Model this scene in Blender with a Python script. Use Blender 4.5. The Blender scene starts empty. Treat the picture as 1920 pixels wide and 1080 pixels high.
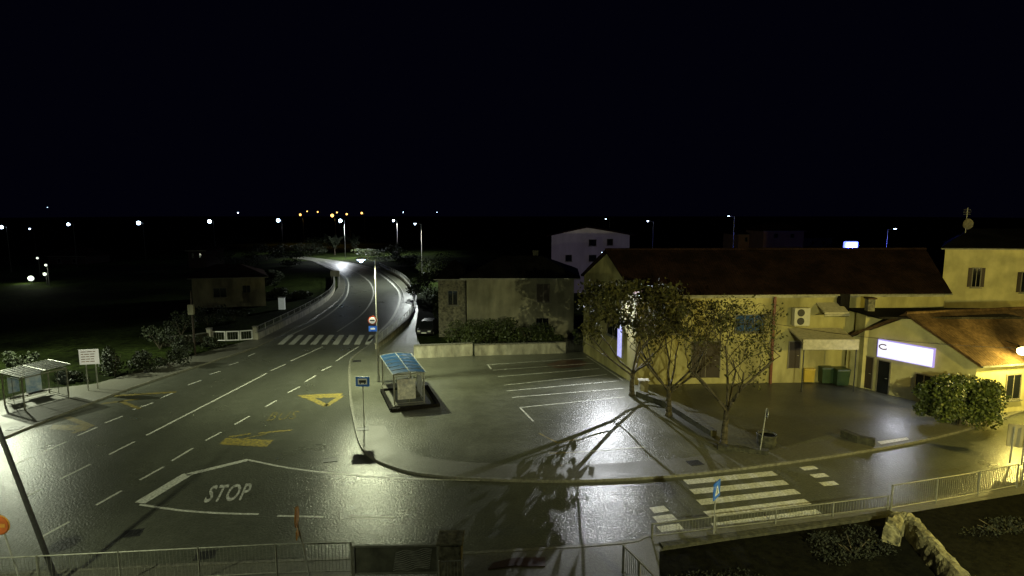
import bpy, math, random
from mathutils import Vector, Matrix
random.seed(7)
scene=bpy.context.scene
col=scene.collection
# ------------------------------------------------------------------ camera / survey
H=13.0; F=1100.0; PIT=math.atan(140/1100)
CAM=Vector((0,0,H))
def ray(px,py):
    x=(px-960)/F; v=-(py-540)/F
    c,s=math.cos(PIT),math.sin(PIT)
    return Vector((x, c+v*s, -s+v*c))
def G(px,py,z=0.0):
    d=ray(px,py); t=(z-H)/d.z
    return CAM+d*t
def P(px,py,Y):
    d=ray(px,py); return CAM+d*(Y/d.y)
def W(px,py,a,b):
    d=ray(px,py); n=Vector((-(b.y-a.y),b.x-a.x,0))
    t=(a-CAM).dot(n)/d.dot(n); return CAM+d*t
cd=bpy.data.cameras.new("camera"); cam=bpy.data.objects.new("camera",cd); col.objects.link(cam)
cam.location=CAM; cam.rotation_euler=(math.pi/2-PIT,0,0)
cd.sensor_width=36; cd.lens=F/1920*36; cd.clip_end=5000; cd.clip_start=0.1
scene.camera=cam
scene.view_settings.view_transform='Standard'; scene.view_settings.look='None'; scene.view_settings.exposure=0
# ------------------------------------------------------------------ world
w=bpy.data.worlds.new("World"); scene.world=w; w.use_nodes=True
nt=w.node_tree; bg=nt.nodes["Background"]
sky=nt.nodes.new("ShaderNodeTexSky"); sky.sky_type='NISHITA'; sky.sun_disc=False
sky.sun_elevation=math.radians(-4); sky.sun_rotation=math.radians(180)
mx=nt.nodes.new("ShaderNodeMix"); mx.data_type='RGBA'; mx.inputs[0].default_value=0.985
nt.links.new(sky.outputs[0],mx.inputs[6]); mx.inputs[7].default_value=(0.010,0.010,0.042,1)
nt.links.new(mx.outputs[2],bg.inputs[0]); bg.inputs[1].default_value=0.06
# ------------------------------------------------------------------ materials
def mat(name,c1,c2=None,scale=3,rough=0.8,rough2=None,bump=0.0,bscale=None,metal=0.0,emit=None,es=0,detail=6,spec=0.5,streak=None,alpha=None,trans=0,bdist=0.02):
    m=bpy.data.materials.new(name); m.use_nodes=True; n=m.node_tree.nodes; l=m.node_tree.links
    b=n["Principled BSDF"]
    b.inputs["Roughness"].default_value=rough; b.inputs["Metallic"].default_value=metal
    b.inputs["Specular IOR Level"].default_value=spec
    c2=c2 or tuple(x*0.65 for x in c1)
    tc=n.new("ShaderNodeNewGeometry")
    src=tc.outputs["Position"]
    if streak:
        mp=n.new("ShaderNodeMapping"); mp.inputs["Scale"].default_value=streak; l.new(src,mp.inputs[0]); src=mp.outputs[0]
    no=n.new("ShaderNodeTexNoise"); no.inputs["Scale"].default_value=scale; no.inputs["Detail"].default_value=detail; no.inputs["Roughness"].default_value=0.62
    l.new(src,no.inputs["Vector"])
    cr=n.new("ShaderNodeValToRGB"); cr.color_ramp.elements[0].position=0.35; cr.color_ramp.elements[1].position=0.68
    cr.color_ramp.elements[0].color=(*c2,1); cr.color_ramp.elements[1].color=(*c1,1)
    l.new(no.outputs["Fac"],cr.inputs[0]); l.new(cr.outputs[0],b.inputs["Base Color"])
    if rough2 is not None:
        n2=n.new("ShaderNodeTexNoise"); n2.inputs["Scale"].default_value=0.3; n2.inputs["Detail"].default_value=8; n2.inputs["Roughness"].default_value=0.6; l.new(tc.outputs["Position"],n2.inputs["Vector"])
        mr=n.new("ShaderNodeMapRange"); mr.inputs[1].default_value=0.3; mr.inputs[2].default_value=0.7; mr.inputs[3].default_value=rough; mr.inputs[4].default_value=rough2
        l.new(n2.outputs["Fac"],mr.inputs[0]); l.new(mr.outputs[0],b.inputs["Roughness"])
    if bump:
        n3=n.new("ShaderNodeTexNoise"); n3.inputs["Scale"].default_value=bscale or scale*8; n3.inputs["Detail"].default_value=4; l.new(tc.outputs["Position"],n3.inputs["Vector"])
        bp=n.new("ShaderNodeBump"); bp.inputs["Strength"].default_value=bump; bp.inputs["Distance"].default_value=bdist
        l.new(n3.outputs["Fac"],bp.inputs["Height"]); l.new(bp.outputs[0],b.inputs["Normal"])
    if emit:
        b.inputs["Emission Color"].default_value=(*emit,1); b.inputs["Emission Strength"].default_value=es
    if trans: b.inputs["Transmission Weight"].default_value=trans
    if alpha is not None: b.inputs["Alpha"].default_value=alpha
    return m
def add_large(m,scale,lo,hi,loc=0.4,hic=0.62,streak=None):
    """multiply base colour with a large-scale noise (patches, stains)"""
    n=m.node_tree.nodes; l=m.node_tree.links; b=n["Principled BSDF"]
    s=b.inputs["Base Color"].links[0].from_socket
    g=n.new("ShaderNodeNewGeometry"); src=g.outputs["Position"]
    if streak:
        mp=n.new("ShaderNodeMapping"); mp.inputs["Scale"].default_value=streak; l.new(src,mp.inputs[0]); src=mp.outputs[0]
    no=n.new("ShaderNodeTexNoise"); no.inputs["Scale"].default_value=scale; no.inputs["Detail"].default_value=6
    l.new(src,no.inputs["Vector"])
    mr=n.new("ShaderNodeMapRange"); mr.inputs[1].default_value=loc; mr.inputs[2].default_value=hic; mr.inputs[3].default_value=lo; mr.inputs[4].default_value=hi
    l.new(no.outputs["Fac"],mr.inputs[0])
    mm=n.new("ShaderNodeMix"); mm.data_type='RGBA'; mm.blend_type='MULTIPLY'; mm.inputs[0].default_value=1
    l.new(s,mm.inputs[6]); l.new(mr.outputs[0],mm.inputs[7]); l.new(mm.outputs[2],b.inputs["Base Color"])
M={}
M['asphalt']=mat("wet_asphalt",(0.125,0.13,0.1),(0.068,0.071,0.054),scale=9,rough=0.26,rough2=0.34,bump=0.8,bscale=11,spec=0.45,bdist=0.024,detail=8); add_large(M['asphalt'],0.22,0.84,1.12,0.3,0.7); add_large(M['asphalt'],1.7,0.85,1.08,0.3,0.7); add_large(M['asphalt'],0.5,0.84,1.0,0.3,0.6,streak=(0.9,0.12,1))
M['lot']=mat("lot_asphalt",(0.145,0.148,0.108),(0.08,0.082,0.06),scale=8,rough=0.3,rough2=0.42,bump=0.9,bscale=10,bdist=0.026,detail=8,spec=0.35); add_large(M['lot'],0.3,0.75,1.12,0.3,0.7); add_large(M['lot'],1.9,0.82,1.08,0.3,0.7)
M['pave']=mat("pavement_concrete",(0.14,0.138,0.105),(0.08,0.078,0.06),scale=9,rough=0.4,rough2=0.6,bump=0.4,bscale=30)
M['terrace']=mat("terrace_paving",(0.085,0.085,0.064),(0.04,0.04,0.03),scale=7,rough=0.3,rough2=0.5,bump=0.9,bscale=9)
M['kerb']=mat("kerb_stone",(0.2,0.195,0.15),(0.09,0.088,0.07),scale=6,rough=0.5,bump=0.3)
M['white']=mat("white_paint",(0.78,0.78,0.7),(0.36,0.36,0.31),scale=9,rough=0.4,bump=0.4,bscale=40)
M['wornwhite']=mat("worn_white_paint",(0.75,0.75,0.68),(0.34,0.34,0.29),scale=5,rough=0.45,bump=0.3,bscale=40)
M['yellow']=mat("yellow_paint",(0.42,0.32,0.05),(0.1,0.095,0.055),scale=6,rough=0.4,bump=0.3,bscale=40)
M['faintyellow']=mat("faded_yellow_paint",(0.26,0.2,0.04),(0.1,0.09,0.045),scale=3.5,rough=0.36,bump=0.3,bscale=40)
M['ghostyellow']=mat("ghost_yellow_paint",(0.22,0.18,0.05),(0.09,0.09,0.06),scale=6,rough=0.36)
M['grass']=mat("grass_ground",(0.032,0.048,0.01),(0.007,0.01,0.003),scale=1.6,rough=0.95,bump=1,bscale=6,spec=0.03,bdist=0.08); add_large(M['grass'],0.06,0.15,1.3)
M['soil']=mat("garden_soil",(0.01,0.01,0.006),(0.004,0.004,0.003),scale=4,rough=0.95,bump=1,bscale=8,spec=0.03)
M['plaster']=mat("yellow_plaster",(0.46,0.41,0.17),(0.32,0.285,0.11),scale=1.2,rough=0.85,bump=0.2,streak=(1,1,0.35)); add_large(M['plaster'],0.5,0.62,1.1,streak=(1,1,0.5))
M['plaster2']=mat("ochre_plaster",(0.55,0.5,0.24),(0.44,0.4,0.18),scale=0.8,rough=0.85,bump=0.2,streak=(1,1,0.3)); add_large(M['plaster2'],0.8,0.78,1.05)
M['greyplaster']=mat("grey_plaster",(0.34,0.32,0.22),(0.2,0.19,0.125),scale=1.0,rough=0.9,bump=0.3,streak=(1,1,0.3)); add_large(M['greyplaster'],0.4,0.75,1.1)
M['whiteplaster']=mat("white_plaster",(0.5,0.45,0.5),(0.4,0.36,0.4),scale=0.8,rough=0.9,streak=(1,1,0.3))
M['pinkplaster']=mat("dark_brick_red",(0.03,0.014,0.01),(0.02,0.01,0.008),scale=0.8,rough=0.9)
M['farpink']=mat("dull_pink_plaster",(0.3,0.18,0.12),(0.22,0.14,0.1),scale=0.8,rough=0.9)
M['cottage']=mat("cottage_render",(0.34,0.31,0.21),(0.12,0.11,0.075),scale=0.7,rough=0.9,bump=0.3,streak=(1,1,0.4))
M['stone']=mat("rough_stone",(0.26,0.24,0.16),(0.06,0.055,0.037),scale=4.5,rough=0.7,bump=1,bscale=5,bdist=0.06)
M['gardenstone']=mat("garden_wall_stone",(0.3,0.27,0.14),(0.05,0.045,0.025),scale=3.2,rough=0.75,bump=1,bscale=4,bdist=0.1)
M['darkstone']=mat("mossy_dark_stone",(0.07,0.068,0.04),(0.02,0.02,0.012),scale=4.5,rough=0.85,bump=1,bscale=5,bdist=0.06)
M['wallconc']=mat("pale_wall_render",(0.42,0.4,0.3),(0.17,0.16,0.115),scale=1.5,rough=0.75,bump=0.4,streak=(1,1,0.4))
M['metal']=mat("galvanised_metal",(0.42,0.42,0.38),(0.28,0.28,0.26),scale=8,rough=0.4,metal=0.3)
M['railmetal']=mat("dull_railing_metal",(0.26,0.26,0.22),(0.15,0.15,0.12),scale=6,rough=0.45,metal=0.3)
M['darkmetal']=mat("dark_metal",(0.05,0.05,0.05),(0.03,0.03,0.03),scale=8,rough=0.5,metal=0.4)
M['glass']=mat("dark_window_glass",(0.012,0.014,0.016),(0.006,0.007,0.008),scale=1,rough=0.08,spec=0.8)
M['frame']=mat("window_frame_paint",(0.2,0.18,0.13),(0.14,0.13,0.1),scale=5,rough=0.6)
M['wood']=mat("dark_wood",(0.05,0.034,0.02),(0.025,0.018,0.012),scale=6,rough=0.6,streak=(6,6,0.6))
M['bark']=mat("tree_bark",(0.095,0.078,0.042),(0.026,0.022,0.013),scale=9,rough=0.9,bump=1,bscale=14,streak=(1,1,0.25),bdist=0.03)
M['leaf']=mat("autumn_leaf",(0.1,0.09,0.024),(0.024,0.028,0.009),scale=2.2,rough=0.75,spec=0.2)
M['bushleaf']=mat("shrub_leaf",(0.07,0.09,0.022),(0.016,0.024,0.007),scale=2.5,rough=0.5)
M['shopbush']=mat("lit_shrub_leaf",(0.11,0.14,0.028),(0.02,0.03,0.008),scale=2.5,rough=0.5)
M['darkleaf']=mat("dark_leaf",(0.03,0.042,0.012),(0.008,0.012,0.004),scale=2,rough=0.7)
M['blueroof']=mat("blue_polycarbonate",(0.008,0.05,0.13),(0.005,0.03,0.08),scale=2,rough=0.3,alpha=0.92)
M['clear']=mat("shelter_glass",(0.1,0.12,0.1),(0.08,0.1,0.08),scale=2,rough=0.08,alpha=0.14)
M['roofsheet']=mat("translucent_roof_sheet",(0.02,0.024,0.02),(0.014,0.017,0.014),scale=2,rough=0.7,alpha=0.7,spec=0.1)
M['poster']=mat("poster_print",(0.6,0.58,0.45),(0.05,0.14,0.22),scale=2.2,rough=0.4,emit=(0.35,0.5,0.5),es=0.12)  # slight emission makes the print look lit
M['posterpale']=mat("pale_poster_print",(0.75,0.73,0.58),(0.25,0.26,0.2),scale=3.2,rough=0.4,emit=(0.5,0.5,0.4),es=0.08)  # slight emission here too, so the paper looks lit
M['signwhite']=mat("sign_white",(0.78,0.78,0.72),(0.7,0.7,0.66),scale=3,rough=0.4)
M['signblue']=mat("sign_blue",(0.03,0.16,0.65),(0.02,0.12,0.55),scale=3,rough=0.35)
M['signred']=mat("sign_red",(0.5,0.06,0.02),(0.4,0.04,0.02),scale=3,rough=0.35)
M['signorange']=mat("sign_orange_red",(0.4,0.1,0.02),(0.25,0.06,0.015),scale=3,rough=0.5)
M['signyellow']=mat("sign_orange",(0.5,0.25,0.04),(0.36,0.16,0.03),scale=3,rough=0.4)
M['black']=mat("black_plastic",(0.015,0.015,0.015),(0.01,0.01,0.01),rough=0.45)
M['rust']=mat("brown_pipe",(0.22,0.07,0.025),(0.13,0.045,0.02),scale=5,rough=0.5)
M['shadow_patch']=mat("reddish_shadow",(0.07,0.03,0.018),(0.03,0.015,0.01),scale=5,rough=0.4)
M['binyellow']=mat("yellow_plastic",(0.5,0.36,0.05),(0.42,0.3,0.04),scale=3,rough=0.4)
M['bingreen']=mat("green_plastic",(0.03,0.06,0.025),(0.02,0.04,0.018),scale=3,rough=0.4)
M['acwhite']=mat("ac_casing",(0.55,0.52,0.38),(0.45,0.43,0.31),scale=3,rough=0.5)
M['carpaint']=mat("dark_car_paint",(0.03,0.03,0.035),(0.025,0.025,0.03),rough=0.2,spec=0.8)
M['awning']=mat("awning_canvas",(0.55,0.5,0.34),(0.38,0.35,0.23),scale=4,rough=0.7)
M['signlit']=mat("lit_sign_face",(0.5,0.5,0.5),(0.45,0.45,0.5),scale=1,emit=(0.82,0.84,1.0),es=1.05)
M['purple']=mat("sign_trim",(0.25,0.15,0.35),(0.2,0.12,0.3),emit=(0.4,0.35,0.9),es=0.8)
def tilemat(name,c1,c2,ang,rough=0.85,bs=0.5,spec=0.08):
    m=mat(name,c1,c2,scale=5,rough=rough,spec=spec); n=m.node_tree.nodes; l=m.node_tree.links
    b=n["Principled BSDF"]; g=n.new("ShaderNodeNewGeometry"); mp=n.new("ShaderNodeMapping"); mp.inputs["Rotation"].default_value=(0,0,ang)
    l.new(g.outputs["Position"],mp.inputs[0])
    wv=n.new("ShaderNodeTexWave"); wv.inputs["Scale"].default_value=1.6; wv.bands_direction='X'; wv.inputs["Distortion"].default_value=0.6; l.new(mp.outputs[0],wv.inputs["Vector"])
    w2=n.new("ShaderNodeTexWave"); w2.inputs["Scale"].default_value=0.9; w2.bands_direction='Y'; w2.wave_profile='SAW'; w2.inputs["Distortion"].default_value=0.8; l.new(mp.outputs[0],w2.inputs["Vector"])
    ad=n.new("ShaderNodeMath"); ad.operation='ADD'; l.new(wv.outputs["Fac"],ad.inputs[0]); l.new(w2.outputs["Fac"],ad.inputs[1])
    bp=n.new("ShaderNodeBump"); bp.inputs["Strength"].default_value=bs; bp.inputs["Distance"].default_value=0.04; l.new(ad.outputs[0],bp.inputs["Height"]); l.new(bp.outputs[0],b.inputs["Normal"])
    add_large(m,0.6,0.5,1.15); return m
M['redtile']=tilemat("dark_red_tiles",(0.026,0.012,0.009),(0.011,0.006,0.005),0.0)
M['faredtile']=tilemat("dull_red_tiles",(0.03,0.012,0.009),(0.013,0.006,0.005),0.0)
M['orangetile']=tilemat("terracotta_tiles",(0.12,0.075,0.038),(0.06,0.038,0.02),-0.2,bs=0.35)
M['darktile']=tilemat("dark_grey_tiles",(0.02,0.018,0.015),(0.01,0.009,0.008),0.0)
def emat(name,c,s): return mat(name,c,c,emit=c,es=s)
E_white=emat("lamp_glow_white",(0.55,0.76,1.0),16)
E_near=emat("lamp_glow_near",(0.5,0.7,1.0),14)
E_warm=emat("lamp_glow_warm",(1.0,0.5,0.12),4)
E_sod=emat("lamp_glow_sodium",(1.0,0.72,0.2),20)
E_blue=emat("lamp_glow_blue",(0.1,0.13,1.0),4)
E_bluewhite=emat("lamp_glow_bluewhite",(0.6,0.7,1.0),7)
# ------------------------------------------------------------------ builders
def thing(name,label,cat,loc,group=None,kind=None):
    e=bpy.data.objects.new(name,None); col.objects.link(e); e.location=Vector(loc); e.empty_display_size=0.3
    e["label"]=label; e["category"]=cat
    if group: e["group"]=group
    return e
def rootloc(o):
    while o.parent: o=o.parent
    return Vector(o.location)
class MB:
    def __init__(s,Mx=None): s.v=[]; s.f=[]; s.M=Mx
    def add(s,vs,fs):
        k=len(s.v); s.v+= [Vector(q) for q in vs]; s.f+=[tuple(i+k for i in f) for f in fs]; return s
    def box(s,c,d,rz=0,taper=1.0):
        x,y,z=[q/2 for q in d]; c=Vector(c); vs=[]
        for sz in(-1,1):
            t=taper if sz>0 else 1
            for a,b in((-1,-1),(1,-1),(1,1),(-1,1)):
                p=Vector((a*x*t,b*y*t,sz*z)); p.rotate(Matrix.Rotation(rz,3,'Z')); vs.append(c+p)
        return s.add(vs,[(3,2,1,0),(4,5,6,7),(0,1,5,4),(1,2,6,5),(2,3,7,6),(3,0,4,7)])
    def cyl(s,a,b,r0,r1=None,n=8):
        a=Vector(a); b=Vector(b); r1=r0 if r1 is None else r1; d=(b-a).normalized()
        u=d.orthogonal().normalized(); v=d.cross(u); vs=[]
        for p,r in((a,r0),(b,r1)):
            for i in range(n):
                t=2*math.pi*i/n; vs.append(p+u*r*math.cos(t)+v*r*math.sin(t))
        fs=[(i,(i+1)%n,n+(i+1)%n,n+i) for i in range(n)]+[tuple(range(n-1,-1,-1)),tuple(range(n,2*n))]
        return s.add(vs,fs)
    def beam(s,a,b,w,h):
        a=Vector(a); b=Vector(b); d=(b-a); d.z=0; n=Vector((-d.y,d.x,0)).normalized()*w/2; up=Vector((0,0,h))
        vs=[a-n,b-n,b+n,a+n]; vs+= [q+up for q in vs]
        return s.add(vs,[(3,2,1,0),(4,5,6,7),(0,1,5,4),(1,2,6,5),(2,3,7,6),(3,0,4,7)])
    def poly(s,pts):
        return s.add(pts,[tuple(range(len(pts)))])
    def prism(s,pts,z0,z1):
        A=sum(pts[i].x*pts[(i+1)%len(pts)].y-pts[(i+1)%len(pts)].x*pts[i].y for i in range(len(pts)))
        if A<0: pts=pts[::-1]
        n=len(pts); vs=[Vector((p.x,p.y,z0)) for p in pts]+[Vector((p.x,p.y,z1)) for p in pts]
        return s.add(vs,[tuple(range(n-1,-1,-1)),tuple(range(n,2*n))]+[(i,(i+1)%n,n+(i+1)%n,n+i) for i in range(n)])
    def flat(s,pts,z):
        A=sum(pts[i].x*pts[(i+1)%len(pts)].y-pts[(i+1)%len(pts)].x*pts[i].y for i in range(len(pts)))
        if A<0: pts=pts[::-1]
        return s.poly([Vector((p.x,p.y,z)) for p in pts])
    def ribbon(s,pts,wd,z,z0=None):
        n=len(pts); L=[];R=[]
        for i,p in enumerate(pts):
            d=pts[min(i+1,n-1)]-pts[max(i-1,0)]; d.z=0; d.normalize(); nn=Vector((-d.y,d.x,0))*wd/2
            L.append(Vector((p.x,p.y,z))+nn); R.append(Vector((p.x,p.y,z))-nn)
        s.add(L+R,[(n+i,n+i+1,i+1,i) for i in range(n-1)])
        if z0 is not None:
            dz=Vector((0,0,z0-z))
            s.add(L+[q+dz for q in L],[(i,i+1,n+i+1,n+i) for i in range(n-1)])
            s.add(R+[q+dz for q in R],[(n+i,n+i+1,i+1,i) for i in range(n-1)])
            s.poly([L[0],R[0],R[0]+dz,L[0]+dz]); s.poly([R[-1],L[-1],L[-1]+dz,R[-1]+dz])
        return s
    def disc(s,c,r,n=24,axis='Y',th=0.03):
        d={'Y':Vector((0,th,0)),'Z':Vector((0,0,th)),'X':Vector((th,0,0))}[axis]
        return s.cyl(Vector(c)-d/2,Vector(c)+d/2,r,r,n)
    def ball(s,c,r,n=12,k=7):
        c=Vector(c); vs=[]
        for j in range(k+1):
            t=math.pi*j/k
            for i in range(n): a=2*math.pi*i/n; vs.append(c+Vector((math.sin(t)*math.cos(a),math.sin(t)*math.sin(a),math.cos(t)))*r)
        return s.add(vs,[(j*n+i,(j+1)*n+i,(j+1)*n+(i+1)%n,j*n+(i+1)%n) for j in range(k) for i in range(n)])
    def obj(s,name,m,parent=None,loc=None,smooth=False,bevel=0,**kw):
        base=rootloc(parent) if parent else Vector(loc or (0,0,0))
        vs=[(s.M@q if s.M else q)-base for q in s.v]
        me=bpy.data.meshes.new(name); me.from_pydata(vs,[],s.f); me.materials.append(m); me.update()
        o=bpy.data.objects.new(name,me); col.objects.link(o)
        if parent: o.parent=parent
        else: o.location=base
        if smooth:
            for p in me.polygons: p.use_smooth=True
        if bevel:
            bv=o.modifiers.new("bevel",'BEVEL'); bv.width=bevel; bv.segments=2
        for k,v in kw.items(): o[k]=v
        return o
def smoothline(pts,k=6):
    out=[]; n=len(pts)
    for i in range(n-1):
        p0=pts[max(i-1,0)];p1=pts[i];p2=pts[i+1];p3=pts[min(i+2,n-1)]
        for j in range(k):
            t=j/k
            out.append(0.5*((2*p1)+(-p0+p2)*t+(2*p0-5*p1+4*p2-p3)*t*t+(-p0+3*p1-3*p2+p3)*t**3))
    out.append(pts[-1]); return out
def GL(l,z=0): return [G(x,y,z) for x,y in l]
def frame_M(o,xdir):
    x=Vector(xdir).normalized(); z=Vector((0,0,1)); y=z.cross(x)
    return Matrix(((x.x,y.x,0,o.x),(x.y,y.y,0,o.y),(x.z,y.z,1,o.z),(0,0,0,1)))
# ------------------------------------------------------------------ ground, roads
S='structure'
MB().flat([Vector((-1500,-300,0)),Vector((1500,-300,0)),Vector((1500,2500,0)),Vector((-1500,2500,0))],0).obj("ground",M['grass'],kind=S)
kL=smoothline(GL([(-420,1010),(-200,910),(0,826),(75,795),(230,735),(370,688),(480,652),(540,622),(590,596),(632,565),(645,545),(643,522),(620,503),(585,490),(545,484)]))
kR=smoothline(GL([(570,481),(620,487),(665,494),(700,503),(728,520),(750,540),(758,560),(753,585),(730,612),(697,645),(662,672),(656,690),(657,740),(665,790),(678,836),(700,860),(740,878),(790,890),(900,900),(1080,903),(1270,893),(1450,872),(1600,850),(1750,822),(1920,772),(2250,660)]))
kF=smoothline(GL([(-450,1115),(0,1082),(420,1062),(820,1046),(1160,1024),(1230,1008),(1450,982),(1665,955),(1920,908),(2250,850)]))
i0=min(range(len(kR)),key=lambda i:(kR[i]-G(662,672)).length)
road=kL+kR[:i0]+[G(1000,760),G(1700,760),G(2250,640),G(2400,900)]+[q+Vector((0,-1,0)) for q in kF[::-1]]
MB().flat(road,0.004).obj("road",M['asphalt'],kind=S)
i1=min(range(len(kR)),key=lambda i:(kR[i]-G(700,503)).length)
isl=kR[i1:]+GL([(2250,600),(1500,600),(1095,628),(850,648),(790,655),(778,622),(784,585),(780,550),(757,522),(715,498)])
MB().prism(isl,0,0.12).obj("parking_lot",M['lot'],kind=S)
pl=kL[:-6]+GL([(633,512),(634,540),(621,560),(583,586),(532,612),(482,636),(370,666),(180,722),(60,735),(0,755),(-420,900)])
MB().prism(pl,0,0.12).obj("pavement",M['pave'],kind=S)
MB().prism(kF+GL([(2400,1500),(-500,1500)]),0,0.12).obj("pavement",M['pave'],kind=S)
MB().flat(GL([(1236,1034),(1450,1000),(1665,968),(1920,925),(2250,880),(2400,1500),(1240,1500)],0.124),0.124).obj("garden_ground",M['soil'],kind=S)  # near-black ground carries the sunken garden's shade in its colour
def kerb(line,side):
    n=len(line); o=[]
    for i,p in enumerate(line):
        d=line[min(i+1,n-1)]-line[max(i-1,0)]; d.z=0; d.normalize(); o.append(p+Vector((-d.y,d.x,0))*side)
    MB().ribbon(o,0.17,0.135,0.0).obj("kerb",M['kerb'],kind=S)
kerb(kR[i1:],-0.02); kerb(kL,0.02); kerb(kF,0.02)
MB().flat(GL([(1222,728),(1300,712),(1480,702),(1600,728),(1708,768),(1705,818),(1640,828),(1580,808),(1440,845),(1345,838),(1270,790)],0.126),0.126).obj("terrace",M['terrace'],kind=S)
n=len(kR); bi=[i for i in range(i0,n-3)]
inner=[]
for i in bi:
    d=kR[i+1]-kR[i-1]; d.z=0; d.normalize(); inner.append(kR[i]+Vector((-d.y,d.x,0))*1.7)
MB().flat([kR[i]+ (inner[k]-kR[i])*0.07 for k,i in enumerate(bi)][20:]+inner[20:][::-1],0.1245).obj("footpath",M['pave'],kind=S)
MB().flat(smoothline(GL([(1025,684),(1050,676),(1085,675),(1102,682),(1080,688),(1045,690),(1025,684)],0.124),4)[:-1],0.1245).obj("stain_patch",mat("reddish_stain",(0.13,0.06,0.03),(0.07,0.04,0.025),scale=2,rough=0.3),kind=S)
# ------------------------------------------------------------------ markings
Z1=0.011
wm=MB(); ww=MB(); ym=MB(); fy=MB()
def seg(m,a,b,wd=0.13,z=Z1,k=0):
    m.ribbon([G(*a,z),G(*b,z)],wd,z)
for a,b in [((465,668),(478,662)),((428,685),(447,679)),((393,702),(413,696)),((352,722),(377,713)),((300,747),(328,735)),((250,768),(287,755)),((197,793),(230,780)),((145,817),(182,801)),((85,845),(125,828)),((22,873),(60,857)),
            ((205,852),(252,828)),((113,898),(170,870)),((40,935),(78,917)),((508,695),(535,683)),
            ((180,947),(228,920)),((262,900),(307,875)),((322,864),(362,840)),((385,826),(415,810)),((440,796),(468,780)),((497,763),(518,751)),((540,736),(562,725)),((572,716),(592,704)),((603,695),(622,686)),((630,677),(672,650)),((75,1008),(130,978)),
            ((520,967),(607,969)),((657,969),(740,970))]:
    seg(wm,a,b,0.14)
seg(wm,(275,816),(500,700),0.16); seg(wm,(545,677),(605,650),0.14)
for l,wd in [([(545,628),(600,600),(637,572),(652,548),(650,522),(625,503),(595,491)],0.2),([(632,622),(675,592),(695,567),(700,545),(688,524),(655,505),(610,490)],0.17),([(690,640),(728,606),(744,580),(750,558),(743,540),(718,518),(690,505),(650,494)],0.3)]:
    wm.ribbon(smoothline(GL(l,Z1)),wd,Z1)
for i in range(9):
    b=520+i*20.5; t=541+i*19
    wm.flat(GL([(b,646),(b+11,646),(t+10,628),(t,628)],Z1),Z1)
wm.ribbon(GL([(262,943),(352,889)],Z1),0.55,Z1); wm.ribbon(GL([(350,890),(465,862)],Z1),0.32,Z1)
wm.ribbon(smoothline(GL([(465,862),(540,877),(640,889),(760,897),(900,901)],Z1)),0.14,Z1)
wm.ribbon(smoothline(GL([(262,946),(340,957),(410,962),(485,964)],Z1)),0.14,Z1)
for a,b in [((1285,904),(1453,887)),((1297,922),(1474,904)),((1310,942),(1495,921)),((1324,964),(1515,940)),((1338,987),(1537,960)),((1222,957),(1250,953)),((1228,974),(1265,969)),((1236,993),(1278,987))]:
    seg(wm,a,b,0.5)
for a,b in [((1503,879),(1530,876)),((1523,893),(1550,890)),((1540,908),(1568,905))]: seg(wm,a,b,0.4)
Z2=0.1285
for a,b in [((913,684),(1106,671)),((924,694),(1114,681)),((934,706),(1124,691)),((945,722),(1138,702)),((950,733),(1160,714)),((960,745),(1170,728)),((976,764),(1172,744)),((975,764),(1000,790)),((1100,668),(1168,713)),((914,683),(921,692))]:
    seg(ww,a,b,0.12,Z2)
seg(ww,(1080,848),(1210,838),0.12,Z2)
ym.flat(GL([(557,741),(644,737),(636,745),(570,747)],Z1),Z1)
for a,b,wd in [((580,746),(612,761),0.45),((612,761),(641,742),0.4),((430,819),(470,813),0.2),((485,812),(548,806),0.2),((440,826),(500,813),0.12)]: seg(ym,a,b,wd,Z1+0.001)
ym.flat(GL([(410,833),(424,821),(513,825),(500,838)],Z1-0.001),Z1-0.001)
for a,b,wd in [((1010,812),(1045,830),0.12),((1045,830),(1090,822),0.1),((1030,850),(1080,848),0.12)]: seg(ym,a,b,wd,Z2)
fy.flat(GL([(92,805),(100,796),(172,798),(160,808)],Z1),Z1)
for a,b,wd in [((125,782),(172,800),0.4),((160,804),(135,812),0.35),((215,742),(330,735),0.4),((190,757),(260,748),0.3),((225,752),(262,766),0.3)]:
    seg(fy,a,b,wd,Z1+0.001)
wm.obj("road_marking",M['white'],kind=S); ww.obj("parking_marking",M['wornwhite'],kind=S); ym.obj("yellow_marking",M['yellow'],kind=S); fy.obj("faded_marking",M['faintyellow'],kind=S)
def text_mesh(txt,name,m,Mx,w,h,parent=None,kind=None,off=0.0):
    cu=bpy.data.curves.new("t",'FONT'); cu.body=txt; cu.resolution_u=3; cu.offset=off; o=bpy.data.objects.new("t",cu); col.objects.link(o)
    cu.space_character=1.12
    dg=bpy.context.evaluated_depsgraph_get(); me=bpy.data.meshes.new_from_object(o.evaluated_get(dg)); bpy.data.objects.remove(o)
    xs=[v.co.x for v in me.vertices]; ys=[v.co.y for v in me.vertices]
    x0,x1,y0,y1=min(xs),max(xs),min(ys),max(ys)
    base=rootloc(parent) if parent else Vector((0,0,0))
    for v in me.vertices:
        q=Mx@Vector(((v.co.x-x0)/(x1-x0)*w,(v.co.y-y0)/(y1-y0)*h,0)); v.co=q-base
    me.materials.clear(); me.materials.append(m)
    ob=bpy.data.objects.new(name,me); col.objects.link(ob)
    if parent: ob.parent=parent
    if kind: ob["kind"]=kind
    return ob
def gtext(txt,a,b,c,m,name,off=0):
    o=G(*a,Z1); x=G(*b,Z1)-o; y=G(*c,Z1)-o
    Mx=Matrix(((x.x,y.x,0,o.x),(x.y,y.y,0,o.y),(0,0,1,Z1+0.004),(0,0,0,1)))
    text_mesh(txt,name,m,Mx,1,1,kind=S,off=off)
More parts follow.
